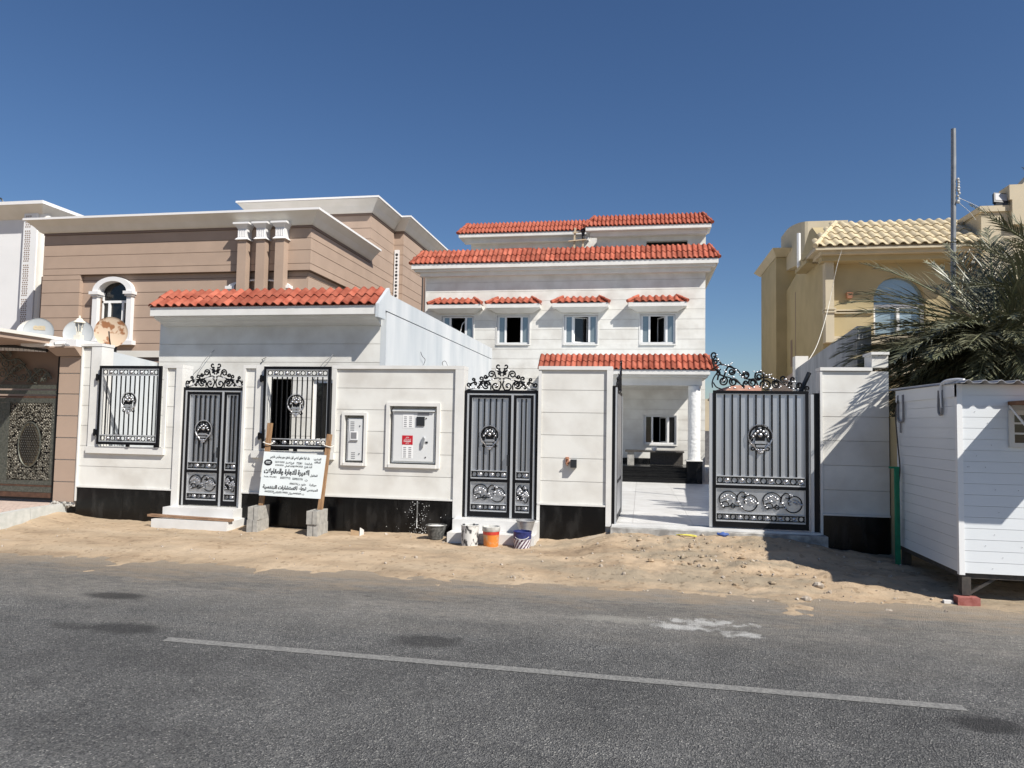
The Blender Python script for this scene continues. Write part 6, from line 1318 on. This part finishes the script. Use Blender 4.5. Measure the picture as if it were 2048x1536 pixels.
pt = thing('palm_tree', 'dusty green date palm with arching fronds behind the white cabin', 'palm tree', (5.45, 12.35, -0.1))
trk = MB().lathe([(0.26-0.03*math.sin(k*1.3), -0.1+k*0.13) for k in range(25)], (5.30, 11.95, 0), 14)
part(pt, 'trunk', trk, M['bark'], True)
rng = random.Random(21)
for i in range(104):
    az = 2*PI*i*0.618+rng.uniform(-0.2, 0.2); lv = (i+0.5)/104
    el = math.radians(56-112*lv+rng.uniform(-8, 8)); ln = rng.uniform(2.0, 2.6)*(0.85+0.3*lv if lv < 0.7 else 0.92)
    if 3.3 < az % (2*PI) < 4.6: ln *= 0.74                                   # shorter on the street side
    if 1.9 < az % (2*PI) < 4.0: el = min(el, math.radians(4+rng.uniform(-8, 6)))
    frond(pt, (PB[0]+0.12*math.cos(az), PB[1]+0.12*math.sin(az), PB[2]-0.3*lv), az, el, ln, rng.uniform(0.75, 1.25)*(0.6+0.6*lv), dry=(lv > 0.8 and i % 3 == 0), seed=i)
for i in range(44):  # the crowded side towards the courtyard
    az = math.radians(rng.uniform(110, 222)); el = math.radians(6-1.6*i+rng.uniform(-7, 7))
    frond(pt, (PB[0]-0.1, PB[1]-0.1, PB[2]-0.01*i), az, el, rng.uniform(1.75, 2.35), rng.uniform(0.3, 0.8), dry=i in (20, 24, 27, 31, 34, 38, 41), seed=300+i, nl=46)
for i in range(26):  # low fronds spilling over towards the gate
    frond(pt, (PB[0]-0.1, PB[1], PB[2]-0.15), math.radians(rng.uniform(158, 206)), math.radians(rng.uniform(-45, 6)), rng.uniform(1.7, 2.15), rng.uniform(0.2, 0.6), dry=i % 5 == 4, seed=500+i, nl=46)
for i, (az, el, ln, dr) in enumerate(((150, 42, 2.3, 0.5), (168, 26, 2.3, 0.7), (180, 18, 2.2, 0.6), (158, 32, 2.2, 0.7), (186, 8, 2.1, 0.4), (62, 48, 2.9, 0.5), (88, 50, 2.7, 0.5), (24, 50, 2.8, 0.5), (34, 52, 2.6, 0.5), (70, 58, 2.5, 0.5), (12, 44, 2.8, 0.6), (48, 40, 2.9, 0.4), (240, -14, 1.7, 0.3), (232, 2, 2.45, 0.35), (238, -6, 2.3, 0.3), (226, -10, 2.2, 0.3))):
    frond(pt, PB, math.radians(az), math.radians(el), ln, dr, seed=200+i, nl=52)
# a younger palm further right
PB2 = (7.0, 12.5, 3.55)
pt2 = thing('palm_tree', 'second palm at the right edge of the picture, its fronds crossing the first', 'palm tree', (7.0, 12.5, -0.1))
part(pt2, 'trunk', MB().lathe([(0.24-0.03*math.sin(k*1.3), -0.1+k*0.13) for k in range(27)], (7.0, 12.5, 0), 14), M['bark'], True)
for i in range(70):
    az = 2*PI*i*0.618+0.4; lv = (i+0.5)/70
    frond(pt2, (PB2[0], PB2[1], PB2[2]-0.25*lv), az, math.radians(76-98*lv+rng.uniform(-8, 8)), rng.uniform(2.1, 2.8), rng.uniform(0.8, 1.2)*(0.6+0.6*lv), dry=(lv > 0.82 and i % 2 == 0), seed=400+i)

# ------------------------------------------------------------------ white site cabin
CX, CY0, CY1, CZ0, CZ1 = 3.41, 8.60, 10.50, 0.24, 2.28
cbn = thing('site_cabin', 'white panelled site cabin on steel legs at the right edge', 'cabin', (CX, CY0, 0))
part(cbn, 'cabin_core', MB().box(CX+0.02, 8.2, CY0+0.02, CY1, CZ0+0.01, CZ1), M['cabin_white'])
nb_ = 17; bh = (CZ1-CZ0)/nb_
for k in range(nb_):
    z0 = CZ0+k*bh
    part(cbn, 'siding_board', MB().hexa([(CX+0.045, CY0-0.0022, z0+0.001), (8.2, CY0-0.0022, z0+0.001), (8.2, CY0+0.019, z0+0.002), (CX+0.045, CY0+0.019, z0+0.002), (CX+0.045, CY0, z0+bh-0.0015), (8.2, CY0, z0+bh-0.0015), (8.2, CY0+0.019, z0+bh-0.0015), (CX+0.045, CY0+0.019, z0+bh-0.0015)]), M['cabin_white'])
    part(cbn, 'siding_board', MB().hexa([(CX-0.0022, CY0+0.045, z0+0.001), (CX+0.019, CY0+0.045, z0+0.002), (CX+0.019, CY1, z0+0.002), (CX-0.0022, CY1, z0+0.001), (CX, CY0+0.045, z0+bh-0.0015), (CX+0.019, CY0+0.045, z0+bh-0.0015), (CX+0.019, CY1, z0+bh-0.0015), (CX, CY1, z0+bh-0.0015)]), M['cabin_white'])
part(cbn, 'corner_trim', MB().box(CX-0.012, CX+0.044, CY0-0.012, CY0+0.044, CZ0-0.02, CZ1-0.001), M['upvc'])
sc_m = MB(); rnd = random.Random(4)
for k in range(30): sc_m.ball((rnd.uniform(CX+0.08, 4.6), CY0-0.006, CZ0+bh*(rnd.randrange(nb_)+0.5)), 0.0038, 5, 3)
part(cbn, 'screws', sc_m, M['grey_plastic'])
rf_ = MB(); n = 248; vs_ = []
for i in range(n+1):
    x = CX-0.03+i*(4.95/n); ph = (i % 8)/8.0; zc_ = {0.0: 0.0, 0.125: 0.0, 0.25: 0.004, 0.375: 0.026, 0.5: 0.034, 0.625: 0.026, 0.75: 0.004, 0.875: 0.0}[ph]
    vs_.append((x, zc_))
for (x, h_) in vs_: rf_.v += [(x, CY0-0.16, CZ1+0.006+h_), (x, CY1+0.36, CZ1+0.03+h_), (x, CY0-0.16, CZ1+0.000+h_), (x, CY1+0.36, CZ1+0.024+h_)]  # rear overhang added to lengthen the cabin's shadow on the boundary wall
for i in range(n): a = 4*i; rf_.f += [(a, a+4, a+5, a+1), (a+2, a+3, a+7, a+6), (a, a+2, a+6, a+4)]
part(cbn, 'roof_sheet', rf_, M['roof_sheet'])
part(cbn, 'side_flashing', MB().box(CX-0.012, CX-0.005, CY0-0.02, CY1, CZ1-0.14, CZ1+0.012), M['cabin_white'])
for x, yy_ in ((CX+0.07, CY0+0.07), (7.9, CY0+0.07), (CX+0.07, CY1-0.1), (5.6, CY0+0.07)): part(cbn, 'leg', MB().box(x-0.045, x+0.045, yy_-0.045, yy_+0.045, 0.0 if yy_ < 9 else -0.1, CZ0), M['steel_dark'])
part(cbn, 'leg_brace', MB().bar((CX+0.12, CY0+0.07, 0.02), (CX+0.42, CY0+0.07, CZ0-0.02), 0.03, 0.03), M['steel_dark'])
part(cbn, 'floor_beam', MB().box(CX+0.02, 8.2, CY0+0.03, CY0+0.1, CZ0-0.06, CZ0+0.009).box(CX+0.02, CX+0.1, CY0+0.1, CY1, CZ0-0.06, CZ0+0.009), M['steel_dark'])
wc = MB(); wx0, wx1, wz_0, wz_1 = 3.905, 4.75, 1.60, 2.00
wc.box(wx0, wx0+0.05, CY0-0.03, CY0-0.005, wz_0, wz_1); wc.box(wx1-0.05, wx1, CY0-0.03, CY0-0.005, wz_0, wz_1); wc.box(wx0+0.05, wx1-0.05, CY0-0.03, CY0-0.005, wz_0, wz_0+0.05); wc.box(wx0+0.05, wx1-0.05, CY0-0.03, CY0-0.005, wz_1-0.05, wz_1)
for k in range(1, 4): wc.box(wx0+k*0.2+0.01, wx0+k*0.2+0.03, CY0-0.024, CY0-0.005, wz_0+0.05, wz_1-0.05)
for zz in (1.74, 1.85): wc.box(wx0+0.05, wx1-0.05, CY0-0.022, CY0-0.006, zz, zz+0.02)
cw = part(cbn, 'window', wc, M['cream']); part(cw, 'pane', MB().box(wx0+0.05, wx1-0.05, CY0-0.012, CY0-0.006, wz_0+0.05, wz_1-0.05), M['glass_dark'])
part(cbn, 'awning_flap', MB().box(3.905, 4.85, CY0-0.76, CY0-0.005, 2.055, 2.095), M['brown_wood'])
part(cbn, 'awning_stay', MB().bar((3.92, CY0-0.012, 2.05), (4.08, CY0-0.32, 1.62), 0.02, 0.02), M['upvc'])
part(cbn, 'roof_hook', MB().tube(spline([(CX-0.02, CY0+0.36, CZ1-0.25), (CX-0.03, CY0+0.36, CZ1-0.02), (CX-0.01, CY0+0.30, CZ1+0.045), (CX+0.05, CY0+0.15, CZ1+0.06), (CX+0.09, CY0+0.05, CZ1+0.05)], 6), 0.016, 7), M['upvc'], True)
part(cbn, 'bracket', MB().tube(spline([(CX-0.015, CY0+0.46, CZ1-0.05), (CX-0.02, CY0+0.46, CZ1-0.28), (CX-0.02, CY0+0.41, CZ1-0.33), (CX-0.02, CY0+0.36, CZ1-0.28), (CX-0.02, CY0+0.36, CZ1-0.05)], 4), 0.014, 6), M['grey_plastic'], True)
part(cbn, 'bracket', MB().tube(spline([(CX-0.015, CY1-0.1, CZ1-0.05), (CX-0.02, CY1-0.1, CZ1-0.36), (CX-0.02, CY1-0.22, CZ1-0.40), (CX-0.02, CY1-0.3, CZ1-0.36), (CX-0.02, CY1-0.3, CZ1-0.05)], 4), 0.014, 6).tube([(CX-0.02, CY1-0.2, CZ1-0.39), (CX-0.02, CY1-0.2, CZ1-0.55)], 0.012, 6), M['grey_plastic'], True)
cbl = MB().tube(spline([(CX-0.02, CY1-0.12, CZ1-0.12), (CX-0.03, CY1-0.05, CZ1-0.3), (CX-0.03, CY1-0.12, CZ1-0.7), (CX-0.04, CY1-0.22, CZ1-1.0), (CX-0.05, CY1-0.2, CZ1-1.22)], 6), 0.009, 5)
single('cabin_cable', cbl, M['steel_dark'], 'dark cable drooping down the side of the cabin to the green post', 'cable', (CX, CY1-0.1, 2.0))
gpst = thing('green_post', 'green painted post leaning against the far end of the cabin side', 'post', (3.32, 10.4, 0))
part(gpst, 'post_shaft', MB().bar((3.34, 10.30, 0.0), (3.335, 10.30, 1.26), 0.045, 0.055), M['green']); part(gpst, 'post_head', MB().box(3.25, 3.36, 10.27, 10.34, 1.26, 1.285), M['green']); part(gpst, 'post_strap', MB().bar((3.31, 10.26, 0.38), (3.305, 10.26, 1.24), 0.03, 0.02), M['green'])
bkk = thing('footing_brick', 'red brick under the front leg of the cabin', 'brick', (3.48, 8.62, -0.08))
part(bkk, 'brick_body', MB().box(3.36, 3.58, 8.54, 8.66, -0.10, -0.01), M['brick_red']); part(bkk, 'brick_chip', MB().box(3.24, 3.33, 8.58, 8.63, -0.10, -0.06), M['cement_wet'])
ep = thing('neighbour_wall_end', 'narrow yellowish wall end in the gap between the boundary wall and the cabin', 'wall', (3.55, 11.2, 0)); part(ep, 'wall_body', MB().box(3.485, 3.62, 10.62, 11.35, -0.2, 1.95), M['yellow'])  # front end lengthened to add its shadow on the boundary wall
